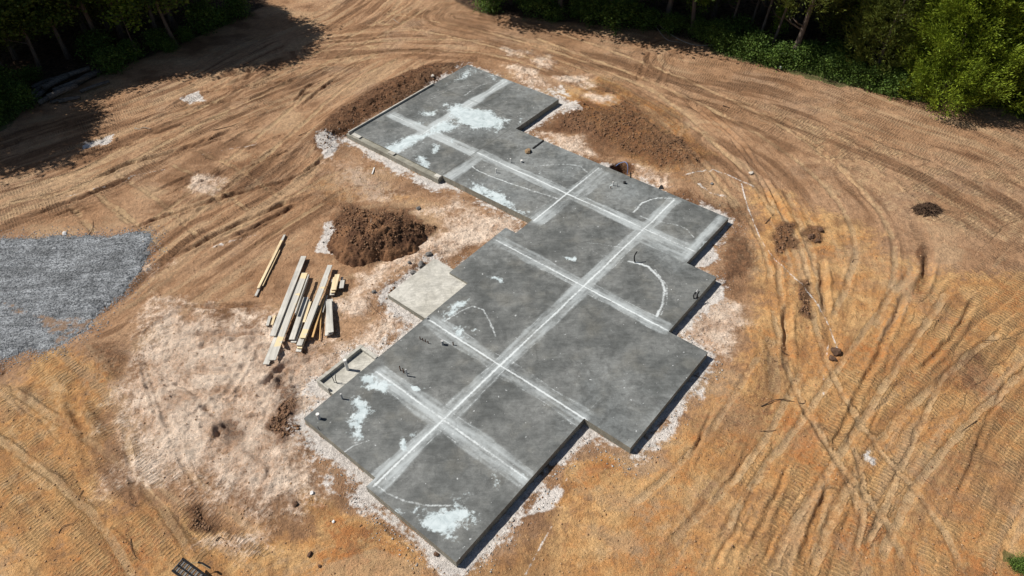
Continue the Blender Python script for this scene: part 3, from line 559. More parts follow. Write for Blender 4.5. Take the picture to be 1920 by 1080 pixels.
    for L, wd, val in (([(700, 905), (725, 925), (760, 940), (800, 948), (845, 948)], .07, .8), ([(1180, 490), (1215, 500), (1240, 525), (1246, 545), (1240, 575), (1232, 593)], .10, 1.0), ([(1228, 505), (1250, 535), (1252, 560), (1240, 590)], .05, .8), ([(835, 602), (860, 585), (885, 574), (905, 580), (918, 600), (928, 630)], .07, .85),
        ([(885, 312), (900, 322), (940, 338), (1000, 358), (1045, 372)], .07, .85), ([(1188, 398), (1205, 380), (1235, 371), (1268, 372)], .08, .9), ([(1000, 312), (1050, 308), (1090, 312), (1105, 328)], .08, .7), ([(1235, 415), (1280, 425), (1300, 445)], .07, .7), ([(1100, 455), (1140, 460), (1190, 470)], .06, .6), ([(870, 180), (900, 160), (940, 150)], .1, .7), ([(1200, 405), (1230, 418)], .05, .8),
        ([(1010, 770), (1060, 790), (1110, 765), (1130, 740)], .05, .5), ([(800, 190), (850, 165), (900, 158)], .1, .55), ([(640, 850), (665, 835), (690, 826)], .06, .8), ([(1110, 470), (1130, 480), (1170, 478)], .04, .6), ([(1080, 690), (1120, 660), (1160, 610)], .05, .25)):
        q = smooth(P0(L), .4); _, _, d = line_uw(q, x+.1*(fbm(x*3, y*3, 2, 2)-.5), y); m = np.clip(1-d/(1.25*wd), 0, 1)*val*.82
        np.maximum(line, m*(.7+.5*fbm(x*2, y*2, 1, 2)), out=line)
    bl = bl*np.clip(.40+1.1*fbm(u*1.7, v*1.7, 4, 5, .65), 0, 1.25)
    # film of dust drifting off the cuts
    haze = np.maximum(haze, .42*fbm(u*.35, v*.35, 1, 4)**1.0*ss(.45, .7, fbm(u*.2, v*.2, 5, 3)))
    haze = haze+(.10+.42*ss(16, 25, v))*fbm(u*.5, v*.5, 2, 5, .6)**1.5; haze = haze+.16*np.exp(-np.abs(poly_sd(OUT, u, v))/.22)*fbm(u*2, v*2, 3, 3)
    cut = np.maximum.reduce([ss(.035, .015, np.abs(u+21.12))*(v > 18.9)*(v < 24.3), ss(.035, .015, np.abs(v-25.1))*(u < -20.9)])*.75
    return dict(haze=haze, line=line, blotch=bl, cut=cut)
MAIN = [(-7.46, 5.3), (-11.38, 5.3), (-11.38, 5.7), (-15.08, 5.7), (-15.0, 5.7), (-15.0, 11.72), (-15.0, 14.15), (-16.1, 14.15), (-16.1, 17.8), (-15.5, 17.8), (-15.5, 18.95), (-21.12, 18.95), (-21.12, 24.32), (-8.63, 24.32), (-8.63, 20.62), (-7.25, 20.62), (-7.25, 16.87), (-5.6, 16.87), (-5.6, 11.7), (-7.46, 11.7)]
MAIN = [(-7.46, 5.3), (-11.38, 5.3), (-11.38, 5.7), (-15.05, 5.7), (-15.05, 14.15)]+MAIN[7:]
slab('main_slab', MAIN, 0, -.6, CON, CONS, paint=paint)
GAR = [(-27.68, 18.92), (-21.12, 18.92), (-21.12, 24.32), (-20.9, 24.32), (-20.9, 28.08), (-27.68, 28.08)]
slab('garage_slab', GAR, -.004, -.6, CON, CONS, paint=paint)
# lower door ledge in front of the garage, with the stubs of stem wall between the openings
slab('garage_ledge', [(-27.9, 18.64), (-21.12, 18.64), (-21.12, 18.92), (-27.9, 18.92)], -.07, -.6, CONS, CONS, .2)
B = MB()
for u0, u1 in ((-27.55, -26.95), (-24.75, -24.35), (-21.45, -21.12)):
    B = MB(); cx, cy = uv2xy((u0+u1)/2, 18.81); B.box((cx, cy, -.035), (u1-u0, .20, .07), YAW); B.build('door_pier', CON2, root)
B = MB(); cx, cy = uv2xy(-27.73, (18.68+25.1)/2); B.box((cx, cy, -.25), (.09, 6.42, .70), YAW); B.build('garage_curb', CON2, root, bevel=.01)
B = MB(); cx, cy = uv2xy(-27.73, (25.1+28.08)/2); B.box((cx, cy, -.31), (.10, 2.98, .60), YAW); B.build('footing_edge', CON, root)
# pale stoop slab and equipment pad with a raised kerb
slab('stoop_slab', [(-17.28, 11.72), (-15.05, 11.72), (-15.05, 14.15), (-16.1, 14.15), (-16.1, 14.46), (-17.28, 14.46)], -.10, -.6, CON2, CONS, .2)
slab('equipment_pad_slab', [(-16.0, 7.05), (-15.05, 7.05), (-15.05, 9.17), (-16.0, 9.17)], -.12, -.6, CON2, CONS, .2)
B = MB()
for (u0, v0, u1, v1) in ((-16.02, 7.03, -15.88, 9.19), (-15.88, 9.05, -15.06, 9.19), (-15.88, 7.03, -15.35, 7.10)):
    cx, cy = uv2xy((u0+u1)/2, (v0+v1)/2); B.box((cx, cy, -.28), (u1-u0, v1-v0, .62), YAW)
B.build('pad_kerb', CON2, root, bevel=.008)
# ------------------------------------------------------------------ plumbing and conduits that stand in the slab
PVC = simple('white_pvc', (.62, .60, .57), (.72, .71, .68), 20, .5)
PVG = simple('grey_pvc', (.33, .33, .33), (.45, .45, .44), 20, .5); BLK = simple('black_plastic', (.012, .012, .014), (.03, .03, .03), 20, .5); COP = simple('rusty_steel', (.10, .05, .03), (.22, .11, .06), 30, .7)
YEL = simple('tan_tape', (.45, .36, .2), (.5, .4, .25), 10, .6)
def pipe(px, py, h, r, mat, label, z=0, name='pipe_stub', group='pipe stubs rising from the slab', lean=(0, 0), cap=True, cat='pipe'):
    x, y = at(px, py, z); e = empty(name, (x, y, z)); tag(e, label, cat, group)
    B = MB(); top = Vector((lean[0]*h, lean[1]*h, h)); B.tube([(0, 0, -.02), tuple(top)], r, 14, False)
    B.tube([tuple(top), (0, 0, -.02)], r*.82, 14, False); B.build('pipe_wall', mat, e, True)
    if cap:
        c_ = MB(); c_.tube([tuple(top*0.82), tuple(top*1.0)], r*1.14, 14); c_.build('pipe_cap', mat, e, False)
    return e
pipe(652, 693, .56, .057, PVC, 'tall thick white pipe standing on the small kerbed pad', -.12)
pipe(598.5, 785, .28, .055, PVC, 'short white capped pipe near the left corner of the slab')
pipe(642, 748, .30, .03, PVG, 'grey pipe between the kerbed pad and the white dust blotch')
pipe(763.5, 705, .38, .026, PVG, 'tallest light pipe of the row of three below the slab centre left')
pipe(757, 699, .26, .02, COP, 'rusty middle pipe of the row of three near the kerbed pad', cap=False)
pipe(751, 695, .26, .02, COP, 'rusty upper-left pipe of the row of three near the kerbed pad', cap=False)
pipe(830, 646, .22, .05, PVG, 'stubby grey pipe beside the dust line below the pale stoop')
pipe(850, 647, .16, .022, COP, 'thin pipe just right of the stubby grey pipe below the stoop', cap=False)
pipe(930.5, 324, .24, .028, PVC, 'white pipe stub lower-left of the brown lump on the slab')
pipe(957.5, 305, .24, .028, PVC, 'white pipe stub closest to the brown lump on the slab')
pipe(978, 304, .12, .05, PVC, 'low fat pipe stub with black shadow beside the brown lump')
pipe(1149, 348, .22, .025, PVC, 'white pipe in the small cluster near the trench hole')
pipe(1157, 350, .16, .022, PVG, 'grey pipe in the small cluster near the trench hole', cap=False)
pipe(1145, 353, .10, .022, COP, 'lowest rusty pipe in the small cluster near the trench hole', cap=False)
pipe(1171, 344, .10, .06, BLK, 'black capped drain stub right of the small pipe cluster')
for i, (a, b) in enumerate(((788, 636), (793, 639), (798, 641), (803, 644))):
    pipe(a, b, .14, .018, COP, 'thin dark supply pipe in the row of four beside the slab edge', cap=False, name='supply_pipe', group='row of four thin supply pipes')
def wire(name, pts, r, mat, label, cat='conduit', z=0, group=None):
    """pts: (px, py, height above z)"""
    P = [np.array([*at(a, b, z), 0]) for a, b, h in pts]; Q = smooth([np.array([p[0], p[1], h[2]]) for p, h in zip(P, pts)], .05) if False else None
    B = MB(); pp = [(p[0], p[1], z+h[2]) for p, h in zip(P, pts)]
    B.tube(pp, r, 7); o = B.build(name, mat, None, True); tag(o, label, cat, group); return o
def curve3(name, P, r, mat, label, cat, group=None, n=10):
    P = [Vector(p) for p in P]; out = []
    Q = [2*P[0]-P[1]]+P+[2*P[-1]-P[-2]]
    for i in range(1, len(Q)-2):
        for k in range(n):
            t_ = k/n; a, b, c_, d = Q[i-1:i+3]; out.append(0.5*((2*b)+(c_-a)*t_+(2*a-5*b+4*c_-d)*t_*t_+(3*b-a-3*c_+d)*t_**3))
    out.append(P[-1]); B = MB(); rr = r if not isinstance(r, tuple) else [r[0]+(r[1]-r[0])*i/(len(out)-1) for i in range(len(out))]
    B.tube(out, rr, 7); o = B.build(name, mat, None, True); tag(o, label, cat, group); return o
x, y = at(1190.5, 492, 0)
curve3('conduit', [(x, y, 0), (x-.04, y+.02, .18), (x-.03, y+.05, .36), (x+.06, y+.10, .52)], .028, BLK, 'black flexible conduit curving up inside the right-hand bay', 'conduit')
x, y = at(1301, 560, 0)
for i, (dx, dy, h) in enumerate(((.0, 0, .28), (.09, .06, .34), (.16, .04, .26))):
    curve3('conduit', [(x+dx, y+dy, 0), (x+dx-.02, y+dy+.03, h*.6), (x+dx+.05, y+dy+.1, h)], .028, BLK if i != 1 else PVG, ['left black conduit at the right slab edge', 'grey conduit between two black ones at the right slab edge', 'right black conduit at the right slab edge'][i]+' with loose offcuts', 'conduit', 'conduits at the right slab edge')
for i, (a, b) in enumerate(((627, 717), (632, 719))):
    x, y = at(a, b, -.12); curve3('conduit', [(x, y, -.12), (x-.01, y+.01, .12), (x-.06+.1*i, y+.04, .34)], .014, BLK, ['left', 'right'][i]+' thin black conduit bent above the small kerbed pad', 'conduit', 'thin conduits on the kerbed pad')
x, y = at(599, 806, 0); curve3('conduit', [(x, y, 0), (x-.01, y, .1), (x-.03, y+.03, .17)], .01, BLK, 'tiny black wire below the short white capped pipe', 'conduit')
x, y = at(1182, 333, 0); curve3('conduit', [(x, y, 0), (x+.01, y+.02, .14), (x-.01, y+.05, .26)], .03, BLK, 'black stub with a ring of dark patch by the trench hole', 'conduit')
x, y = at(802, 601, -.1); curve3('conduit', [(x, y, -.25), (x, y, 0), (x+.01, y, .08)], .035, PVG, 'short grey conduit in the corner between stoop and slab', 'conduit')
x, y = at(1172, 321, -.2); curve3('hose', [(x+.1, y-.1, -.35), (x+.12, y+.05, .05), (x+.02, y+.25, .16), (x-.22, y+.38, .02), (x-.4, y+.4, -.15)], .016, simple('blue_hose', (.12, .2, .42), (.2, .3, .5), 5, .4), 'thin blue hose arching out of the trench hole', 'hose')
# brown lump of mud / covered drain on slab
def rock(name, px, py, s, mat, label, cat, z=None, seed=0, group=None, n=2, flat=.7):
    x, y = at(px, py, GZ if z is None else z); zz_ = gz(x, y) if z is None else z
    bpy_me = bpy.data.meshes.new(name); import bmesh
    bm = bmesh.new(); bmesh.ops.create_icosphere(bm, subdivisions=n, radius=1)
    r = random.Random(seed+int(px*7+py)); o_ = (r.random()*9, r.random()*9, r.random()*9)
    from mathutils import noise as mn
    for v in bm.verts:
        q = v.co*1.3+Vector(o_); f_ = 1+.45*mn.noise(q)+.2*mn.noise(q*2.3); v.co = Vector((v.co.x*s[0]*f_, v.co.y*s[1]*f_, v.co.z*s[2]*f_))
    bm.to_mesh(bpy_me); bm.free(); bpy_me.materials.append(mat); o = bpy.data.objects.new(name, bpy_me); COL.objects.link(o)
    o.location = (x, y, zz_+s[2]*.45); o.rotation_euler = (0, 0, r.random()*6); tag(o, label, cat, group); return o
MUD = simple('dried_mud', (.17, .11, .06), (.32, .22, .13), 9, .95, .04); ROCK = simple('pale_rock', (.42, .38, .33), (.58, .53, .47), 5, .9, .02); RUB = simple('concrete_rubble', (.09, .088, .085), (.22, .21, .20), 6, .9, .03); CLOD = simple('dark_clod', (.07, .04, .025), (.14, .08, .05), 7, .95, .02)
WROCK = simple('white_rock', (.68, .66, .64), (.76, .75, .74), 5, .8)
rock('mud_lump', 990, 285, (.20, .15, .11), MUD, 'brown lump of dried mud sitting on the slab', 'mud lump', z=0, n=3)
B = MB(); x0, y0 = at(999, 279, 0); x1, y1 = at(1019, 264, 0); B.box(((x0+x1)/2, (y0+y1)/2, .02), (math.hypot(x1-x0, y1-y0), .07, .05), math.atan2(y1-y0, x1-x0)); o = B.build('form_strip', BLK, None); tag(o, 'dark strip of form board running from mud lump to slab edge', 'board')
B = MB(); x0, y0 = at(1238, 352, 0)
B.add([(x0-.12, y0-.1, .012), (x0+.16, y0-.14, .012), (x0+.14, y0+.16, .012), (x0+.02, y0+.05, .14), (x0-.12, y0-.1, .004), (x0+.16, y0-.14, .004), (x0+.14, y0+.16, .004)], [(0, 1, 3), (1, 2, 3), (2, 0, 3), (4, 6, 5)]); o = B.build('plastic_scrap', BLK, None); tag(o, 'black scrap of plastic sheet at the far slab edge', 'plastic scrap')

# ================================================================== DIRT MOUND
c0 = at(712, 450); mx, my = c0
n_ = 150; r_ = 2.75; gxx, gyy = np.meshgrid(np.linspace(-r_*1.35, r_*1.35, n_), np.linspace(-r_, r_, n_), indexing='ij')
ang = np.arctan2(gyy, gxx); rad = np.hypot(gxx/1.02, gyy*1.28)*(1+.45*(fbm(np.cos(ang)*1.6+5, np.sin(ang)*1.6+5, 3, 3)-.5))+.35*(fbm(gxx*1.5, gyy*1.5, 2, 3)-.5)
hh = 1.25*np.clip(1-rad/2.35, 0, 1)**0.95+.16*(fbm(gxx*.8, gyy*.8, 4, 2)-.5)*np.clip(1.6-rad/1.4, 0, 1); hh = hh-.22*ss(.80, 1.15, hh)
gh = np.array([[gz(mx+gxx[i, j], my+gyy[i, j]) for j in range(n_)] for i in range(n_)])
rg = ss(2.6, 2.1, rad); lum = .24*(fbm(gxx*1.2+9, gyy*1.2, 1, 3)-.5)+.16*(.5-np.abs(fbm(gxx*4, gyy*4, 2, 4, .65)-.5)*3)+.06*(vn(gxx*12, gyy*12, 4)-.5)+.04*(rng.random(gxx.shape)-.5)
zz = gh+hh+rg*lum*np.clip(.7+hh, 0, 1)-.34*ss(1.75, 2.45, rad+.5*(fbm(gxx*1.3, gyy*1.3, 5, 4)-.5))
idx = (np.arange(n_-1)[:, None]*n_+np.arange(n_-1)[None, :]).ravel(); F = np.stack([idx, idx+n_, idx+n_+1, idx+1], 1); F = F[(rad.ravel()[F] < 2.56).all(1)]
t = NT('mound_soil', .95); a = t.noise(1.0, 5, .6); b = t.noise(6, 5, .7); d = t.noise(30, 4, .7)
c = t.mix(t.ramp(a, .42, .62), (0.105, 0.052, 0.028), (0.235, 0.122, 0.062)); c = t.scale(c, t.ramp(b, .25, .75, .65, 1.3)); c = t.scale(c, t.ramp(d, .3, .7, .75, 1.25))
t.bump(t.math('ADD', t.math('MULTIPLY', b, .10), t.math('MULTIPLY', d, .04))); MND = t.base(c)
used = np.unique(F); mp = np.full(n_*n_, -1); mp[used] = np.arange(len(used))
o = new_mesh('dirt_mound', np.stack([gxx.ravel()+mx, gyy.ravel()+my, zz.ravel()], 1)[used], mp[F], MND, True)
tag(o, 'lumpy mound of dark brown soil between the lumber and the slab', 'dirt mound')
def mz(x, y):
    i = int(np.clip(round((x-mx+r_*1.35)/(2*r_*1.35)*(n_-1)), 0, n_-1)); j = int(np.clip(round((y-my+r_)/(2*r_)*(n_-1)), 0, n_-1)); return zz[i, j] if rad[i, j] < 2.4 else -9

# ---- scattered clods and pebbles nobody could count
V = []; Fc = []
ico = [(0, 0, 1), (.9, 0, .3), (.28, .85, .3), (-.72, .53, .3), (-.72, -.53, .3), (.28, -.85, .3), (.5, .3, -.5), (-.5, .3, -.5), (0, -.6, -.5)]
icf = [(0, 1, 2), (0, 2, 3), (0, 3, 4), (0, 4, 5), (0, 5, 1), (1, 6, 2), (2, 6, 7), (2, 7, 3), (3, 7, 4), (4, 7, 8), (4, 8, 5), (5, 8, 1), (1, 8, 6), (6, 8, 7)]
ico = np.array(ico)
def scatter(name, n, fn, mat, label, cat, smin, smax):
    V = []; F = []; k = 0; tries = 0
    while k < n and tries < n*40:
        tries += 1; p = fn()
        if p is None: continue
        x, y = p; z = max(gz(x, y), mz(x, y)); s = smin*(smax/smin)**(random.random()**2.2)
        a = random.random()*6.3; q = ico*(1+.5*(rng.random((9, 1))-.5))*s; q = q*np.array([1, random.uniform(.6, 1), random.uniform(.5, .9)])
        R = np.array([[math.cos(a), -math.sin(a), 0], [math.sin(a), math.cos(a), 0], [0, 0, 1]]); q = q@R.T+np.array([x, y, z+s*.2])
        V.append(q); F.append(np.array(icf)+9*k); k += 1
    o = new_mesh(name, np.concatenate(V), np.concatenate(F), mat, False); tag(o, label, cat, kind='stuff'); return o
def inmask(name, thr, box):
    def f():
        x, y = at(random.uniform(box[0], box[2]), random.uniform(box[1], box[3]))
        i = np.searchsorted(xs, x); j = np.searchsorted(ys, y)
        return (x, y) if A[name][i, j] > thr and ssd[i, j] < -.06 and abs(x) < 36 else None
    return f
t = NT('clod_soil', .95); oi = t.n('ShaderNodeNewGeometry').outputs['Random Per Island']
CLM = t.base(t.mix(oi, (0.09, 0.048, 0.03), (0.27, 0.16, 0.09)))
t = NT('pebble_stone', .9); oi = t.n('ShaderNodeNewGeometry').outputs['Random Per Island']; PEB = t.base(t.mix(oi, (0.18, 0.17, 0.16), (0.56, 0.53, 0.49)))
scatter('soil_clods', 7000, inmask('dark', .75, (300, 90, 1560, 1060)), CLM, 'dark soil clods strewn over the spoil beside the slab', 'soil clods', .018, .075)
def nearslab():
    x, y = at(random.uniform(560, 1400), random.uniform(110, 1075)); i = np.searchsorted(xs, x); j = np.searchsorted(ys, y)
    return (x, y) if -.95 < ssd[i, j] < -.30 and random.random() < math.exp(ssd[i, j]/.35) else None
scatter('footing_rubble', 2600, nearslab, PEB, 'small grey rubble along the foot of the slab', 'rubble', .012, .045)
def anyw():
    x, y = at(random.uniform(0, 1920), random.uniform(60, 1080)); i = np.searchsorted(xs, x); j = np.searchsorted(ys, y)
    return (x, y) if ssd[i, j] < -.3 and gsd[i, j] < -.1 else None
t = NT('tan_clod', .95); oi = t.n('ShaderNodeNewGeometry').outputs['Random Per Island']
scatter('loose_crumbs', 9000, anyw, t.base(t.mix(oi, (0.24, 0.13, 0.07), (0.46, 0.3, 0.17))), 'loose tan crumbs of soil over the clearing', 'soil crumbs', .012, .045)

def gedge():
    x, y = at(random.uniform(0, 330), random.uniform(425, 720)); i = np.searchsorted(xs, x); j = np.searchsorted(ys, y)
    return (x, y) if -.9 < gsd[i, j] < .1 and random.random() < math.exp(min(0, gsd[i, j])/.28) else None
t = NT('gravel_stone', .9); oi = t.n('ShaderNodeNewGeometry').outputs['Random Per Island']
scatter('loose_gravel', 5000, gedge, t.base(t.mix(oi, (0.13, 0.14, 0.155), (0.42, 0.44, 0.46))), 'loose grey stones scattered past the edge of the gravel pad', 'gravel', .012, .04)
# single rocks one can point at
for px, py, s, mt, lb, ct in ((122, 439, (.12, .1, .09), WROCK, 'white rock on the soil above the gravel pad', 'rock'), (1408, 327, (.13, .1, .06), ROCK, 'flat pale rock beside the curved tracks right of the slab', 'rock'),
    (763, 185, (0, 0, 0), None, '', ''), (270, 456, (.07, .06, .05), ROCK, 'small pale rock on the right end of the gravel', 'rock'), (607, 456, (.04, .04, .03), BLK, 'tiny black stone in the white washout patch', 'stone'),
    (812, 148, (.12, .10, .09), ROCK, 'pale rock on the dark bank beside the garage slab', 'rock'), (680, 255, (.1, .09, .07), ROCK, 'pale lump low on the dark bank by the garage corner', 'rock'),
    (960, 974, (.07, .06, .05), ROCK, 'pale stone in the white dust by the bottom right slab edge', 'rock'), (1335, 346, (.09, .08, .06), RUB, 'grey stone inside the white chalk loop', 'stone'),
    (586, 926, (.07, .06, .05), WROCK, 'white stone left of the lower slab corner', 'rock'), (626, 979, (.05, .05, .04), WROCK, 'small white stone below the lower slab edge', 'rock'),
    (555, 948, (.09, .08, .07), CLOD, 'dark clod left of the lower slab corner', 'clod'), (582, 1040, (.09, .06, .06), CLOD, 'black clod near the bottom edge of the photo', 'clod'), (600, 1063, (.05, .05, .04), CLOD, 'small dark clod at the bottom edge', 'clod'), (818, 1039, (.08, .07, .06), CLOD, 'dark clod close to the bottom slab corner', 'clod'),
    (790, 497, (.20, .12, .10), RUB, 'large grey rubble chunk against the stoop slab', 'rubble'), (775, 512, (.15, .10, .07), RUB, 'dark grey rubble chunk lower left of the stoop corner', 'rubble'), (804, 480, (.16, .11, .09), RUB, 'grey rubble chunk at the top corner of the stoop', 'rubble'), (768, 497, (.08, .07, .06), RUB, 'small grey rubble chunk beside the mound', 'rubble'),
    (702, 551, (.10, .07, .05), RUB, 'dark grey chunk with a wire left of the stoop', 'rubble'), (1520, 445, (.16, .14, .12), CLOD, 'largest dark clod beside the pale wheel track', 'clod'), (1538, 432, (.15, .12, .1), CLOD, 'upper dark clod right of the pale wheel track', 'clod'), (1533, 452, (.11, .1, .08), CLOD, 'lower small clod right of the pale wheel track', 'clod'),
    (1568, 660, (.20, .17, .16), CLOD, 'dark lump of roots at the end of the chalk line', 'clod'), (1561, 672, (.14, .12, .1), CLOD, 'smaller dark lump under the chalk line end', 'clod'), (785, 392, (.12, .1, .07), RUB, 'small grey lump on the tan soil above the mound', 'rubble'), (1463, 128, (.12, .1, .08), WROCK, 'white stone at the grass edge by the leaning trunk', 'rock'), (1332, 73, (.14, .1, .1), WROCK, 'white stone at the dark forest edge', 'rock')):
    if mt: rock('rock' if ct == 'rock' else ct, px, py, s, mt, lb, ct)

# ================================================================== LUMBER
def woodmat(name, a, b):
    t = NT(name, .8); v = t.obj(); n1 = t.noise(3, 5, .6, vec=v, stretch=((0, 0, 0), (.25, 9, 9))); n2 = t.noise(1.6, 3, .5, vec=v)
    c = t.mix(t.ramp(n1, .3, .7), a, b); c = t.scale(c, t.ramp(n2, .3, .7, .8, 1.1)); t.bump(n1, .004); return t.base(c)
WG = woodmat('weathered_board', (.37, .355, .325), (.55, .53, .48)); WY = woodmat('fresh_pine', (.58, .45, .26), (.76, .62, .41)); WO = woodmat('orange_pine', (.50, .30, .12), (.62, .40, .18))
t = NT('stained_board', .8); v = t.obj(); n1 = t.noise(3, 5, .6, vec=v, stretch=((0, 0, 0), (.25, 9, 9))); n2 = t.noise(1.1, 3, .6, vec=v, stretch=((0, 0, 0), (1, .4, .4)))
WM = t.base(t.mix(t.ramp(n2, .53, .60), t.mix(t.ramp(n1, .3, .7), (.38, .365, .33), (.54, .52, .47)), (.66, .53, .32)))
def crop2(p): return (440+p[0]*.25932, 420+p[1]*.25932)
BOARDS = [((499, 232), (274, 812), .235, 1, WG, 'longest weathered grey plank at the left of the lumber heap'),
 ((470, 420), (226, 1016), .235, 0, WG, 'grey plank lying underneath the long stained plank'),
 ((507, 355), (272, 985), .25, 2, WM, 'long stained plank with yellow patches on top of the left pile'),
 ((537, 372), (440, 650), .05, 3.2, WG, 'narrow grey board on edge along the long stained plank'),
 ((524, 380), (452, 590), .09, 1.2, WY, 'narrow yellow board tucked beside the long stained plank'),
 ((528, 548), (425, 858), .22, 0, WG, 'grey plank end showing below the middle short plank'),
 ((516, 530), (413, 838), .215, 1, WG, 'shorter grey plank in the middle of the heap'),
 ((548, 562), (500, 712), .10, 1, WY, 'short yellow plank wedged between the middle planks'),
 ((588, 600), (460, 925), .21, 0, WG, 'lowest grey plank of the right-hand stack'),
 ((598, 590), (468, 900), .20, 1, WY, 'yellow plank end showing under the right-hand stack'),
 ((690, 298), (466, 880), .215, 2, WG, 'long grey plank with cream end in the right-hand stack'),
 ((657, 392), (491, 826), .235, 3, WM, 'stained grey plank on top of the right-hand stack'),
 ((650, 520), (563, 820), .07, 1, WO, 'orange stick leaning right of the tall stack'),
 ((628, 600), (615, 842), .04, 0, WO, 'thin dark orange stick beside the orange stick'),
 ((668, 515), (636, 640), .06, 0, WG, 'thin grey stick above the short wide planks'),
 ((685, 545), (672, 808), .20, 0, WG, 'bottom plank of the short wide pair'),
 ((692, 545), (690, 798), .21, 1, WG, 'middle plank of the short wide pile'),
 ((681, 555), (694, 786), .235, 2, WG, 'top grey plank of the short wide pile'),
 ((720, 400), (704, 515), .19, 0, WG, 'grey offcut under the short yellow plank'),
 ((728, 385), (710, 498), .19, 1, WY, 'yellow offcut second from the top at the right end'),
 ((744, 365), (716, 478), .21, 2, WY, 'short yellow plank at the upper right of the heap'),
 ((778, 385), (770, 450), .09, 0, WG, 'narrow grey offcut behind the square grey block'),
 ((781, 408), (772, 465), .18, 1, WG, 'square grey block at the far right of the heap'),
 ((256, 666), (237, 736), .12, 0, WG, 'short grey offcut left of the longest plank'),
 ((290, 662), (270, 730), .10, 0, WY, 'short yellow offcut left of the longest plank'),
 ((362, 80), (152, 520), .10, 0, WG, 'grey pole under the lone yellow board apart from the heap'),
 ((340, 120), (170, 465), .11, 1, WY, 'lone long yellow board apart from the heap'),
 ((328, 190), (203, 448), .035, 0, WY, 'thin lath beside the lone long board')]
zb = at(*crop2((450, 650)))
zbase = gz(*zb)+.08
for (a, b, wd, ly, mt, lb) in BOARDS:
    th = .045; lone = 'lone' in lb
    zlev = (gz(*at(*crop2(((a[0]+b[0])/2, (a[1]+b[1])/2))))+.04 if lone or ly == 0 and ('offcut left' in lb) else zbase)+ly*.075+.03
    p = at(*crop2(a), zlev); q = at(*crop2(b), zlev); L = math.hypot(*(q-p)); c_ = (p+q)/2
    e = MB(); e.box((0, 0, 0), (L, wd, th if ly < 3 or wd > .1 else .12)); o = e.build('plank' if wd > .1 else 'stick_board', mt, None, bevel=.004)
    o.location = (c_[0], c_[1], zlev); o.rotation_euler = (random.uniform(-.03, .03), random.uniform(-.006, .006), math.atan2(q[1]-p[1], q[0]-p[0]))
    o.name = 'plank'; tag(o, lb, 'plank', 'lumber beside the slab')
# white stake on the soil
x, y = at(700, 321); B = MB(); B.box((0, 0, .03), (.55, .06, .05)); o = B.build('survey_stake', PVC, None, bevel=.004); o.location = (x, y, gz(x, y)+.01); o.rotation_euler = (0, 0, R_(84)); tag(o, 'short white stake lying on the soil below the garage', 'stake')

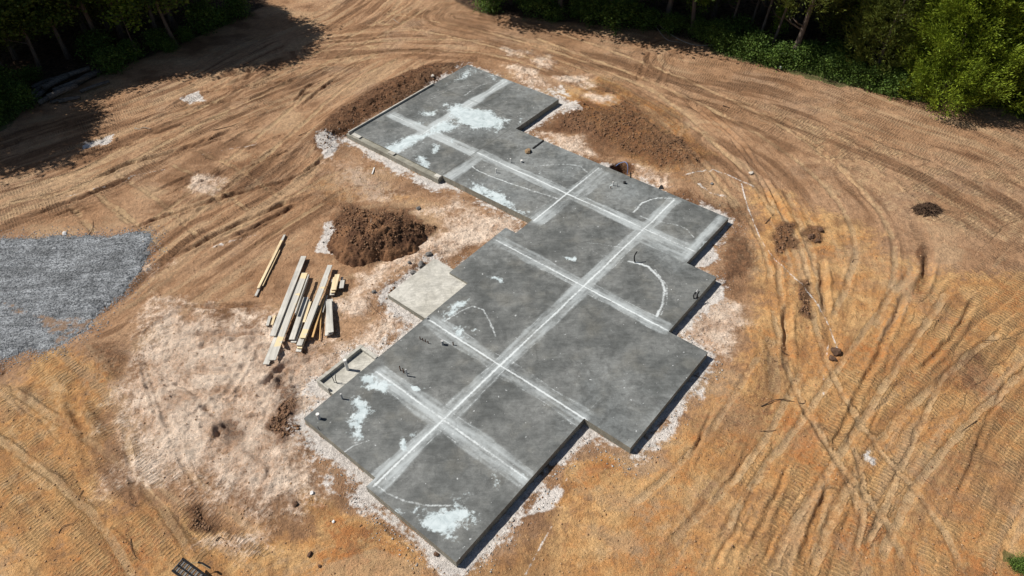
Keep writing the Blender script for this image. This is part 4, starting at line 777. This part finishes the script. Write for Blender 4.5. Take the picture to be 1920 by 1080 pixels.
# ================================================================== STICKS, BRUSH, LOGS
TW = simple('dark_twig', (.05, .03, .02), (.13, .08, .05), 20, .9); TWL = simple('grey_twig', (.22, .18, .14), (.38, .32, .26), 20, .9)
def stick(pts, r, mt, label, lift=.02):
    P = []
    for a, b in pts:
        x, y = at(a, b); P.append((x, y, max(gz(x, y), mz(x, y))+lift+random.uniform(0, .03)))
    return curve3('stick', P, (r, r*.5), mt, label, 'stick', 'sticks lying on the soil', 5)
for pts, r, mt, lb in (([(253, 241), (262, 243), (270, 241), (284, 244)], .035, TWL, 'pale branch in the soil below the log pile shade'), ([(1427, 762), (1460, 750), (1505, 755), (1510, 750)], .018, TW, 'long dark twig right of the lowest slab bay'), ([(1425, 810), (1450, 808), (1455, 806)], .014, TW, 'short twig beside the orange bank on the right'),
    ([(1460, 652), (1480, 660), (1498, 662)], .016, TW, 'forked twig left of the dark root lump'), ([(1452, 673), (1470, 680), (1475, 678)], .012, TW, 'small twig just under the forked twig'), ([(157, 920), (150, 932), (147, 938)], .014, TW, 'short dark twig in the lower left soil'), ([(110, 1000), (120, 988), (140, 982), (150, 972)], .014, TW, 'crooked twig on the lower left prints'),
    ([(246, 1010), (248, 1030), (255, 1045), (262, 1050)], .012, TW, 'curved twig left of the steel ramp'), ([(245, 945), (255, 950), (266, 944)], .010, TW, 'thin arched twig below the white sand tip'), ([(1435, 420), (1450, 402)], .02, TW, 'thin twig in the bare soil right of the top slab corner'), ([(1597, 492), (1602, 486), (1610, 489)], .012, TW, 'small hooked twig on the orange soil'),
    ([(1830, 790), (1815, 800), (1800, 810)], .014, TW, 'twig on the bare soil at the right side'), ([(1733, 898), (1745, 908)], .014, TW, 'short twig on the lower right prints'), ([(1840, 640), (1870, 638), (1895, 634)], .014, TW, 'long thin twig near the right edge'), ([(120, 390), (175, 440), (176, 413)], .0, None, ''), ([(165, 445), (174, 430), (176, 414)], .016, TW, 'upright twig above the gravel pad'),
    ([(736, 430), (703, 455), (704, 420)], .0, None, ''), ([(704, 455), (704, 430), (712, 422)], .012, TWL, 'bent root on the dirt mound'), ([(690, 560), (700, 580), (725, 600), (712, 612)], .012, TW, 'loop of dark wire below the rubble'), ([(745, 640), (760, 625), (790, 610), (800, 605)], .0, None, ''), ([(560, 255), (575, 250), (585, 244)], .02, TW, 'dark twig left of the garage bank'),
    ([(400, 245), (430, 238), (450, 232)], .02, TW, 'dark twig in the upper left tracks'), ([(738, 37), (746, 43), (752, 44)], .025, TWL, 'pale stick near the top of the road'), ([(1355, 200), (1368, 203)], .03, TW, 'short dark stick on the tracks at upper right'), ([(820, 160), (0, 0)], 0, None, ''), ([(1235, 48), (1262, 68), (1300, 85), (1340, 84)], .04, TWL, 'long pale fallen branch in the shade at the forest edge'),
    ([(1230, 52), (1250, 75), (1275, 80)], .03, TWL, 'second fallen branch in the shade under the long one'), ([(125, 140), (0, 0)], 0, None, ''), ([(405, 1015), (412, 1008), (420, 1012)], .018, TW, 'stubby stick at the bottom sand strip'), ([(1290, 1040), (1300, 1050)], .0, None, ''), ([(120, 200), (0, 0)], 0, None, ''), ([(640, 130), (660, 142), (690, 150)], .0, None, ''), ([(1245, 762), (1262, 790)], .0, None, ''),
    ([(1290, 700), (1310, 706), (1330, 712)], .008, TW, 'thin wire sticking out at the right slab edge'), ([(320, 945), (325, 935), (323, 990)], .0, None, '')):
    if mt: stick(pts, r, mt, lb)
# root ball / brush heap
x0, y0 = at(1737, 395); B = MB(); 
for i in range(420):
    a = random.random()*6.28; rr = random.random()**.6; px_ = x0+math.cos(a)*rr*.62; py_ = y0+math.sin(a)*rr*.42; h = .34*(1-rr**2)
    z0 = gz(px_, py_)+random.random()*h; d = Vector((random.gauss(0, 1), random.gauss(0, .7), random.gauss(0, .35))).normalized()*random.uniform(.12, .34)
    p = Vector((px_, py_, z0)); B.tube([p-d*.5, p+Vector((0, 0, .04)), p+d*.5+Vector((random.gauss(0, .04), 0, -.02))], [random.uniform(.006, .016)]*3, 4, False)
for (dx, dy) in ((-.85, .1), (.85, -.12), (.25, -.6), (.95, -.25), (-.6, -.3), (-.55, .32)):
    B.tube([(x0+dx*.4, y0+dy*.4, gz(x0, y0)+.15), (x0+dx*.75, y0+dy*.8, gz(x0, y0)+.08), (x0+dx*1.15, y0+dy, gz(x0, y0)+.03)], [.016, .012, .007], 5, False)
o = B.build('brush_heap', TW, None); tag(o, 'tangled dark heap of roots and twigs on the right-hand tracks', 'brush heap')
# logs in shade
BARK = simple('log_bark', (.06, .052, .045), (.19, .17, .15), 5, .95, .03, ((0, 0, 0), (.3, 3, 3)))
LOGS = [((45, 191), (85, 158), .16), ((60, 190), (95, 160), .15), ((72, 193), (120, 170), .15), ((90, 182), (145, 160), .17), ((140, 158), (188, 133), .2), ((80, 165), (130, 142), .17), ((95, 152), (168, 128), .15), ((110, 190), (150, 183), .12), ((150, 172), (205, 153), .10), ((60, 165), (100, 148), .14), ((95, 191), (128, 186), .08), ((100, 170), (165, 145), .14)]
nm = ['front left short', 'second short', 'third front', 'thick middle', 'thick light-ended', 'upper left', 'longest upper', 'small front', 'thin right-hand', 'half-hidden left', 'thinnest front', 'central']
for i, (a, b, r) in enumerate(LOGS):
    zz_ = GZ+.15+(.28 if i in (3, 5, 6, 11) else 0); p = at(*a, zz_); q = at(*b, zz_); B = MB()
    B.tube([(p[0], p[1], zz_), ((p[0]+q[0])/2+random.uniform(-.1, .1), (p[1]+q[1])/2, zz_+.03), (q[0], q[1], zz_+.02)], [r, r*.95, r*.85], 10); o = B.build('log', BARK, None, True)
    tag(o, nm[i]+' weathered log of the pile in the forest shade', 'log', 'log pile at the forest edge')

# ================================================================== STEEL RAMP (bottom edge)
STEEL = simple('black_steel', (.015, .015, .018), (.04, .04, .045), 12, .45, metal=.3); DECK = simple('grey_deck', (.22, .20, .18), (.34, .31, .27), 9, .8)
z0 = .35
P0_ = np.array([*at(343, 1048, z0), z0]); P1_ = np.array([*at(324, 1070, z0), z0]); PD = np.array([*at(364, 1084, z0-.25), z0-.25])
ux = (P1_-P0_); W_ = np.linalg.norm(ux); ux /= W_; uy = PD-P0_; uy -= ux*(uy@ux); uy /= np.linalg.norm(uy); LN = 1.6
rp = empty('steel_ramp', tuple(P0_)); tag(rp, 'black steel ramp with slatted grey deck cut by the bottom edge', 'ramp')
def rl(a, b, dz=0):
    p = ux*a+uy*b; return (p[0], p[1], p[2]+dz)
B = MB()
for a in (0, W_): B.tube([rl(a, -.03), rl(a, LN)], .036, 6)
for b in (0, LN): B.tube([rl(0, b), rl(W_, b)], .028, 6)
B.tube([rl(W_*.52, 0), rl(W_*.52, LN)], .026, 6)
k = 0.0
while k < LN: k += .125; B.tube([rl(0, k), rl(W_, k)], .022, 6)
B.build('ramp_frame', STEEL, rp)
B = MB(); k = 0
while k < LN-.1:
    for a0, a1 in ((.03, W_*.52-.02), (W_*.52+.02, W_-.03)):
        q = [rl(a0, k+.03, -.01), rl(a1, k+.03, -.01), rl(a1, k+.10, -.01), rl(a0, k+.10, -.01)]; B.add(q+[(v[0], v[1], v[2]-.01) for v in q], [(0, 1, 2, 3), (4, 7, 6, 5), (0, 4, 5, 1), (2, 6, 7, 3), (1, 5, 6, 2), (0, 3, 7, 4)])
    k += .125
B.build('deck_slat', DECK, rp)
B = MB(); B.tube([rl(0, .22), rl(-.16, .42), rl(-.2, .8)], .012, 6); B.build('ramp_cable', YEL, rp); B = MB(); B.tube([rl(-.15, .40), rl(-.2, .52), rl(-.22, .8)], .03, 6); B.build('ramp_bracket', STEEL, rp)

# ================================================================== VEGETATION
def leafmat(name, a, b, tr=.25, rough=.6):
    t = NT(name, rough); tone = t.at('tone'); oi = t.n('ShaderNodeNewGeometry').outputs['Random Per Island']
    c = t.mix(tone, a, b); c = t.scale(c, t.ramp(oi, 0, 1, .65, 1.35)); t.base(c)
    tl = t.n('ShaderNodeBsdfTranslucent'); t.L(c, tl.inputs[0]); mx_ = t.n('ShaderNodeMixShader'); mx_.inputs[0].default_value = tr
    out = t.t.nodes['Material Output']; t.L(t.b.outputs[0], mx_.inputs[1]); t.L(tl.outputs[0], mx_.inputs[2]); t.L(mx_.outputs[0], out.inputs[0]); return t.m
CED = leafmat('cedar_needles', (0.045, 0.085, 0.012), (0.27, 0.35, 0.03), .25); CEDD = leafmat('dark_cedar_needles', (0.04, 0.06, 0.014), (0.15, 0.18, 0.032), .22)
LEAF = leafmat('hardwood_leaves', (0.04, 0.07, 0.014), (0.14, 0.19, 0.028), .3); UND = leafmat('undergrowth_leaves', (0.045, 0.09, 0.018), (0.17, 0.26, 0.05), .35); LIM = leafmat('bright_leaves', (0.08, 0.14, 0.02), (0.22, 0.30, 0.03), .35)
TRK = simple('tree_bark', (.075, .058, .048), (.18, .14, .11), 6, .95, .03, ((0, 0, 0), (3, 3, .4)))
def leaves(C, D, size, aspect, tone, jit=.5):
    """one folded leaf quad per centre C, long axis along D"""
    n = len(C); D = D+jit*rng.normal(size=(n, 3)); D /= np.linalg.norm(D, axis=1)[:, None]+1e-9
    S = np.cross(D, rng.normal(size=(n, 3))); S /= np.linalg.norm(S, axis=1)[:, None]+1e-9
    sz = size*(.6+.8*rng.random((n, 1))); a = D*sz; b = S*sz*aspect
    V = np.stack([C-a*.5, C+b*.5, C+a*.5, C-b*.5], 1).reshape(-1, 3); F = np.arange(4*n).reshape(n, 4); return V, F, np.repeat(tone, 4)
def cedar_crown(h, r, nspray, per, mat, name, base=.05, size=.13, top=.75):
    C = []; D = []; T = []
    lob = [(rng.normal(size=3), rng.random()) for _ in range(26)]
    for _ in range(nspray):
        tz = rng.random()**.85; z = h*(base+(1-base)*tz); a = rng.random()*6.283
        prof = r*(1-tz**1.7)**.7*(.55+.45*min(1, tz*6+.4))
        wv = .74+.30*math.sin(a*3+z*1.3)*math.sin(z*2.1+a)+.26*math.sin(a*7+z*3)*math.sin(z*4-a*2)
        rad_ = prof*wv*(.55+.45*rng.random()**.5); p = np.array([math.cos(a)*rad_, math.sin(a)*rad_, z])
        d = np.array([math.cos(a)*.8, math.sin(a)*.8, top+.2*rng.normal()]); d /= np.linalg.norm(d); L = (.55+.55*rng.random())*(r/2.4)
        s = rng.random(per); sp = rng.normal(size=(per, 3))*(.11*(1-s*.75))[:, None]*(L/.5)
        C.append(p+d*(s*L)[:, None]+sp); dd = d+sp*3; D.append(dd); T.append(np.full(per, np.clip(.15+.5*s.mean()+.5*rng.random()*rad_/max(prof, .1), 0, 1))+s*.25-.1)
    C = np.concatenate(C); D = np.concatenate(D); T = np.clip(np.concatenate(T), 0, 1)
    V, F, tn = leaves(C, D, size*1.3, .20, T, .22); o = new_mesh(name, V, F, mat); attr(o, 'tone', tn); return o
def broad_crown(h0, h1, r, ncl, per, mat, size=.22, cl=.6, name='crown'):
    C = []; D = []; T = []
    for _ in range(ncl):
        tz = rng.random(); z = h0+(h1-h0)*tz; pr = r*math.sqrt(max(.05, 1-(2*tz-.8)**2/1.5)); a = rng.random()*6.283; q = pr*rng.random()**.45
        p = np.array([math.cos(a)*q, math.sin(a)*q, z]); k = rng.normal(size=(per, 3))*cl*np.array([1, 1, .55]); C.append(p+k); D.append(rng.normal(size=(per, 3))*np.array([1, 1, .4])); T.append(np.full(per, rng.random())*.7+.3*rng.random(per))
    C = np.concatenate(C); D = np.concatenate(D); T = np.concatenate(T); V, F, tn = leaves(C, D, size, .6, T, .2); o = new_mesh(name, V, F, mat); attr(o, 'tone', tn); return o
def trunk(h, r, lean=(0, 0), nb=7, b0=.35, bl=1.6, name='trunk', bend=.25):
    B = MB(); P = []; Rr = []
    for i in range(9):
        t_ = i/8; P.append((lean[0]*h*t_+bend*math.sin(t_*4+1)*t_, lean[1]*h*t_+bend*math.cos(t_*3.1)*t_, h*t_-.2)); Rr.append(r*(1-.8*t_)+r*.5*math.exp(-t_*18))
    B.tube(P, Rr, 9)
    for i in range(nb):
        t_ = b0+(1-b0)*(i+random.random()*.6)/nb; k = min(7, int(t_*8)); f_ = t_*8-k; p = Vector(P[k]).lerp(Vector(P[k+1]), f_); a = random.random()*6.28; L = bl*(1.2-t_)*random.uniform(.7, 1.2)
        q = p+Vector((math.cos(a)*L*.5, math.sin(a)*L*.5, L*.25)); e = p+Vector((math.cos(a+.3)*L, math.sin(a+.3)*L, L*.65)); B.tube([p, q, e], [r*.32*(1.1-t_)+.01, r*.2*(1.1-t_)+.008, .008], 6, False)
        e2 = q+Vector((math.cos(a-.9)*L*.5, math.sin(a-.9)*L*.5, L*.4)); B.tube([q, e2], [r*.14*(1.1-t_)+.008, .006], 5, False)
    return B.build(name, TRK, None, True)
def kind(crown, trk, name):
    e = empty(name, (0, 0, 0)); crown.name = 'crown'; crown.parent = e; trk.name = 'trunk'; trk.parent = e; return e
K = {}
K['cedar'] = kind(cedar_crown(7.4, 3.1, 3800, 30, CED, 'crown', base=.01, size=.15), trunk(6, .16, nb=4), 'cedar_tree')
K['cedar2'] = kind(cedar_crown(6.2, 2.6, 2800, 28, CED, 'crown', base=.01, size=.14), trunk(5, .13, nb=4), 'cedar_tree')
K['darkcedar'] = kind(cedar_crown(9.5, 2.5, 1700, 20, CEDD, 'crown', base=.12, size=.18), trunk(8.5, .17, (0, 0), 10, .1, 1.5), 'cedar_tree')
K['hard'] = kind(broad_crown(4.2, 13, 3.3, 190, 85, LEAF, .26, .6), trunk(12.5, .19, (0, 0), 14, .25, 2.6, bend=.5), 'hardwood_tree')
K['hard2'] = kind(broad_crown(3.2, 11, 2.8, 150, 80, LEAF, .25, .55), trunk(10.5, .14, (.05, .02), 12, .2, 2.2, bend=.5), 'hardwood_tree')
K['lean'] = kind(broad_crown(5.0, 9.5, 2.1, 70, 60, LEAF, .2, .5), trunk(8.5, .11, (.14, .02), 7, .3, 1.2, bend=.35), 'hardwood_tree')
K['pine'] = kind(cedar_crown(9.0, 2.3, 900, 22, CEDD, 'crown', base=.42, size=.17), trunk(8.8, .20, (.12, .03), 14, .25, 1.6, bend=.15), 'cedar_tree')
K['sap'] = kind(broad_crown(1.7, 4.8, .9, 34, 60, LIM, .16, .28), trunk(4.4, .035, (0, 0), 6, .4, .7, bend=.15), 'sapling')
K['bush'] = kind(broad_crown(.1, 1.6, 1.0, 60, 60, UND, .13, .28), trunk(1.3, .03, (0, 0), 5, .2, .6), 'shrub')
K['bush2'] = kind(broad_crown(.1, 1.1, .8, 42, 60, UND, .11, .24), trunk(.9, .025, (0, 0), 5, .2, .5), 'shrub')
first = {k: True for k in K}
def plant(kd, x, y, label, cat, group, s=1.0, rz=None, sz=None, mat=None):
    src = K[kd]
    if first[kd]: e = src; first[kd] = False
    else:
        e = src.copy(); COL.objects.link(e)
        for c_ in src.children:
            d_ = c_.copy(); COL.objects.link(d_); d_.parent = e
    e.location = (x, y, gz(x, y)-.05); e.rotation_euler = (0, 0, random.random()*6.28 if rz is None else rz); e.scale = (s, s, sz or s*random.uniform(.92, 1.08))
    tag(e, label, cat, group); return e
def pl(kd, px, py, label, cat='tree', group=None, **k):
    x, y = at(px, py); return plant(kd, x, y, label, cat, group, **k)
# right-hand evergreens, in full sun
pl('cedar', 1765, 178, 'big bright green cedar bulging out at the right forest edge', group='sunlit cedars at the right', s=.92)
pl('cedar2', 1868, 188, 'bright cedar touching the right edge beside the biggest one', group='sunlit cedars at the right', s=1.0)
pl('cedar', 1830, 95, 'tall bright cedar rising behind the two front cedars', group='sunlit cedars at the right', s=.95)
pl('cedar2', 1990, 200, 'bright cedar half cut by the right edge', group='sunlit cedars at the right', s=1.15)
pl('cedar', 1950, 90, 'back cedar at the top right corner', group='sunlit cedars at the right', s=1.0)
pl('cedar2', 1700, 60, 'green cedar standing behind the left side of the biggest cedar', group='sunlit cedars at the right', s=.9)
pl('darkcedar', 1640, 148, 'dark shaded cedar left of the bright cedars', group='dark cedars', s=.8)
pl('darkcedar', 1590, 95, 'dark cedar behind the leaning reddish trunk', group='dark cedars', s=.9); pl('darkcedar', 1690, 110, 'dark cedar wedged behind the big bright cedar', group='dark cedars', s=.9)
pl('pine', 1480, 121, 'leaning evergreen with reddish bare trunk at the forest edge', group='leaning trees', s=.95, rz=0.05)
for px, py, s, lb in ((1362, 72, .8, 'leftmost thin leaning trunk over the green bank'), (1400, 68, .85, 'second thin trunk leaning right over the green bank'), (1418, 86, .9, 'third leaning trunk with dark bark over the bank'), (1440, 102, .85, 'forked leaning trunk nearest the reddish one')):
    pl('lean', px, py, lb, group='leaning trees', s=s, rz=random.uniform(-.2, .3))
# undergrowth along the right bank
ub = [(1345, 82), (1365, 95), (1390, 100), (1415, 108), (1440, 118), (1462, 122), (1380, 75), (1410, 85), (1450, 98), (1500, 122), (1530, 130), (1560, 140), (1600, 150), (1640, 162), (1520, 105), (1560, 118), (1335, 60), (1300, 55), (1680, 175), (1600, 125)]
for i, (a, b) in enumerate(ub):
    pl('bush' if i % 3 == 0 else 'bush2', a, b, 'leafy green shrub in the undergrowth along the right bank', 'shrub', 'shrubs of the right bank', s=random.uniform(.6, 1.0))
pl('bush2', 1905, 206, 'low pale shrub under the cedars at the right edge', 'shrub', s=.6)
pl('bush2', 1912, 1062, 'small green weed in the lower right corner', 'shrub', s=.33)
# top forest
tp = [('hard', 905, 12), ('hard2', 960, 8), ('hard', 1052, 30), ('hard2', 1110, 20), ('hard', 1145, 40), ('hard2', 1200, 36), ('hard', 1250, 44), ('hard2', 1300, 62), ('hard', 1335, 45), ('hard', 880, -25), ('hard2', 1000, -20), ('hard', 1090, -15), ('hard2', 1180, -5), ('hard', 1270, 5), ('hard2', 1350, 10), ('hard', 1430, 30), ('darkcedar', 1330, 30), ('hard', 1500, 40), ('darkcedar', 1230, 20), ('hard2', 1560, 40), ('hard', 1640, 50), ('darkcedar', 1140, 0), ('darkcedar', 1020, 0), ('darkcedar', 930, -10)]
for i, (k, a, b) in enumerate(tp): pl(k, a, b, 'tree of the dark wood along the top edge', group='trees of the wood at the top', s=random.uniform(.85, 1.15))
for i, (a, b) in enumerate(((920, 18), (1015, 30), (1040, 35), (1120, 42), (1160, 50), (1215, 52), (1260, 60), (1310, 72), (990, 10), (1090, 30), (1185, 44))):
    pl('bush', a, b, 'dark shrub under the wood at the top edge', 'shrub', 'shrubs of the top wood', s=random.uniform(.6, 1.1))
# left forest
lf = [('hard', -60, 215), ('hard', 20, 150), ('hard2', 75, 130), ('hard', 130, 110), ('hard2', 60, 90), ('hard', 190, 90), ('hard', 230, 70), ('hard2', 295, 70), ('hard', 330, 55), ('hard2', 385, 42), ('hard', -160, 250), ('hard', -100, 140), ('hard2', 0, 80), ('hard', 110, 40), ('hard2', 210, 20), ('hard', 300, 10), ('darkcedar', 90, 60), ('darkcedar', 260, 45), ('darkcedar', 350, 20), ('darkcedar', 30, 110), ('darkcedar', 160, 60), ('hard', -40, 60), ('hard', 60, 20), ('hard', 160, 0), ('hard', -240, 190), ('hard2', 330, 85)]
for i, (k, a, b) in enumerate(lf): pl(k, a, b, 'tree of the dark wood at the top left', group='trees of the wood at the left', s=random.uniform(.62, 1.0))
pl('sap', 262, 108, 'slender sapling with bright yellow-green top in the dark left wood', 'sapling', s=1.15)
pl('sap', 1306, 52, 'added sapling as lit yellow-green leaves at the dark forest edge left of the leaning trunks', 'sapling', s=.75)  # this sapling and the next two are added as bits of sunlit foliage
pl('sap', 1452, 88, 'added sapling as lit lime green leaves among the leaning trunks', 'sapling', s=.5)
pl('sap', 1600, 110, 'added sapling as lit lime leaves in front of the dark cedars', 'sapling', s=.8)
pl('sap', 405, 35, 'second slender sapling near the road at the top left', 'sapling', s=.85)
for i, (a, b) in enumerate(((-20, 225), (15, 205), (35, 190), (50, 200), (215, 130), (320, 95), (300, 90), (350, 75), (390, 55), (420, 45), (450, 30), (250, 110), (10, 180), (60, 150), (190, 105), (240, 95))):
    pl('bush2' if i % 2 else 'bush', a, b, 'low shrub under the dark wood at the left', 'shrub', 'shrubs of the left wood', s=random.uniform(.6, 1.1))
# deeper rows, so that the wood has depth from the side as well
n = 0
for i in range(400):
    if n >= 70: break
    x = random.uniform(-62, 62); y = random.uniform(36, 78)
    for P in FOREST:
        if poly_sd(P, np.array([x]), np.array([y]))[0] > 5:
            plant(random.choice(['hard', 'hard2', 'darkcedar', 'hard']), x, y, 'tree deep in the wood around the clearing', 'tree', 'trees deep in the wood', s=random.uniform(.9, 1.2)); n += 1; break
# grass blades on the bank
def blades(name, L, n, h, mat, label, g0=GZ):
    P = G(L); lo, hi = P.min(0), P.max(0); C = []
    while len(C) < n:
        q = lo+(hi-lo)*rng.random((n, 2)); sd = poly_sd(P, q[:, 0], q[:, 1]); q = q[sd > 0]; C += [tuple(v) for v in q]
    C = np.array([(x, y, gz(x, y)+h*.35) for x, y in C[:n]]); D = np.tile([0, 0, 1.], (n, 1)); V, F, tn = leaves(C, D, h, .16, rng.random(n), .45)
    o = new_mesh(name, V, F, mat); attr(o, 'tone', tn); tag(o, label, 'grass', kind='stuff')
GRS = leafmat('grass_blades', (0.06, 0.10, 0.02), (0.17, 0.22, 0.06), .3)
blades('grass', [(1340, 92), (1350, 70), (1500, 100), (1600, 140), (1720, 175), (1735, 192), (1650, 176), (1560, 150), (1480, 131), (1400, 113)], 9000, .28, GRS, 'green grass and weeds on the bank below the leaning trunks')
blades('grass', [(1885, 200), (1960, 205), (2000, 250), (1910, 222)], 1500, .25, GRS, 'pale grass patch at the right edge below the cedars')
blades('grass', [(1888, 1045), (1925, 1055), (1940, 1085), (1898, 1068)], 500, .14, GRS, 'small tuft of weeds at the lower right corner')
blades('grass', [(-60, 240), (-20, 200), (50, 195), (30, 225), (0, 240), (-20, 262)], 2500, .3, GRS, 'dim grass under the left wood')
print('done')
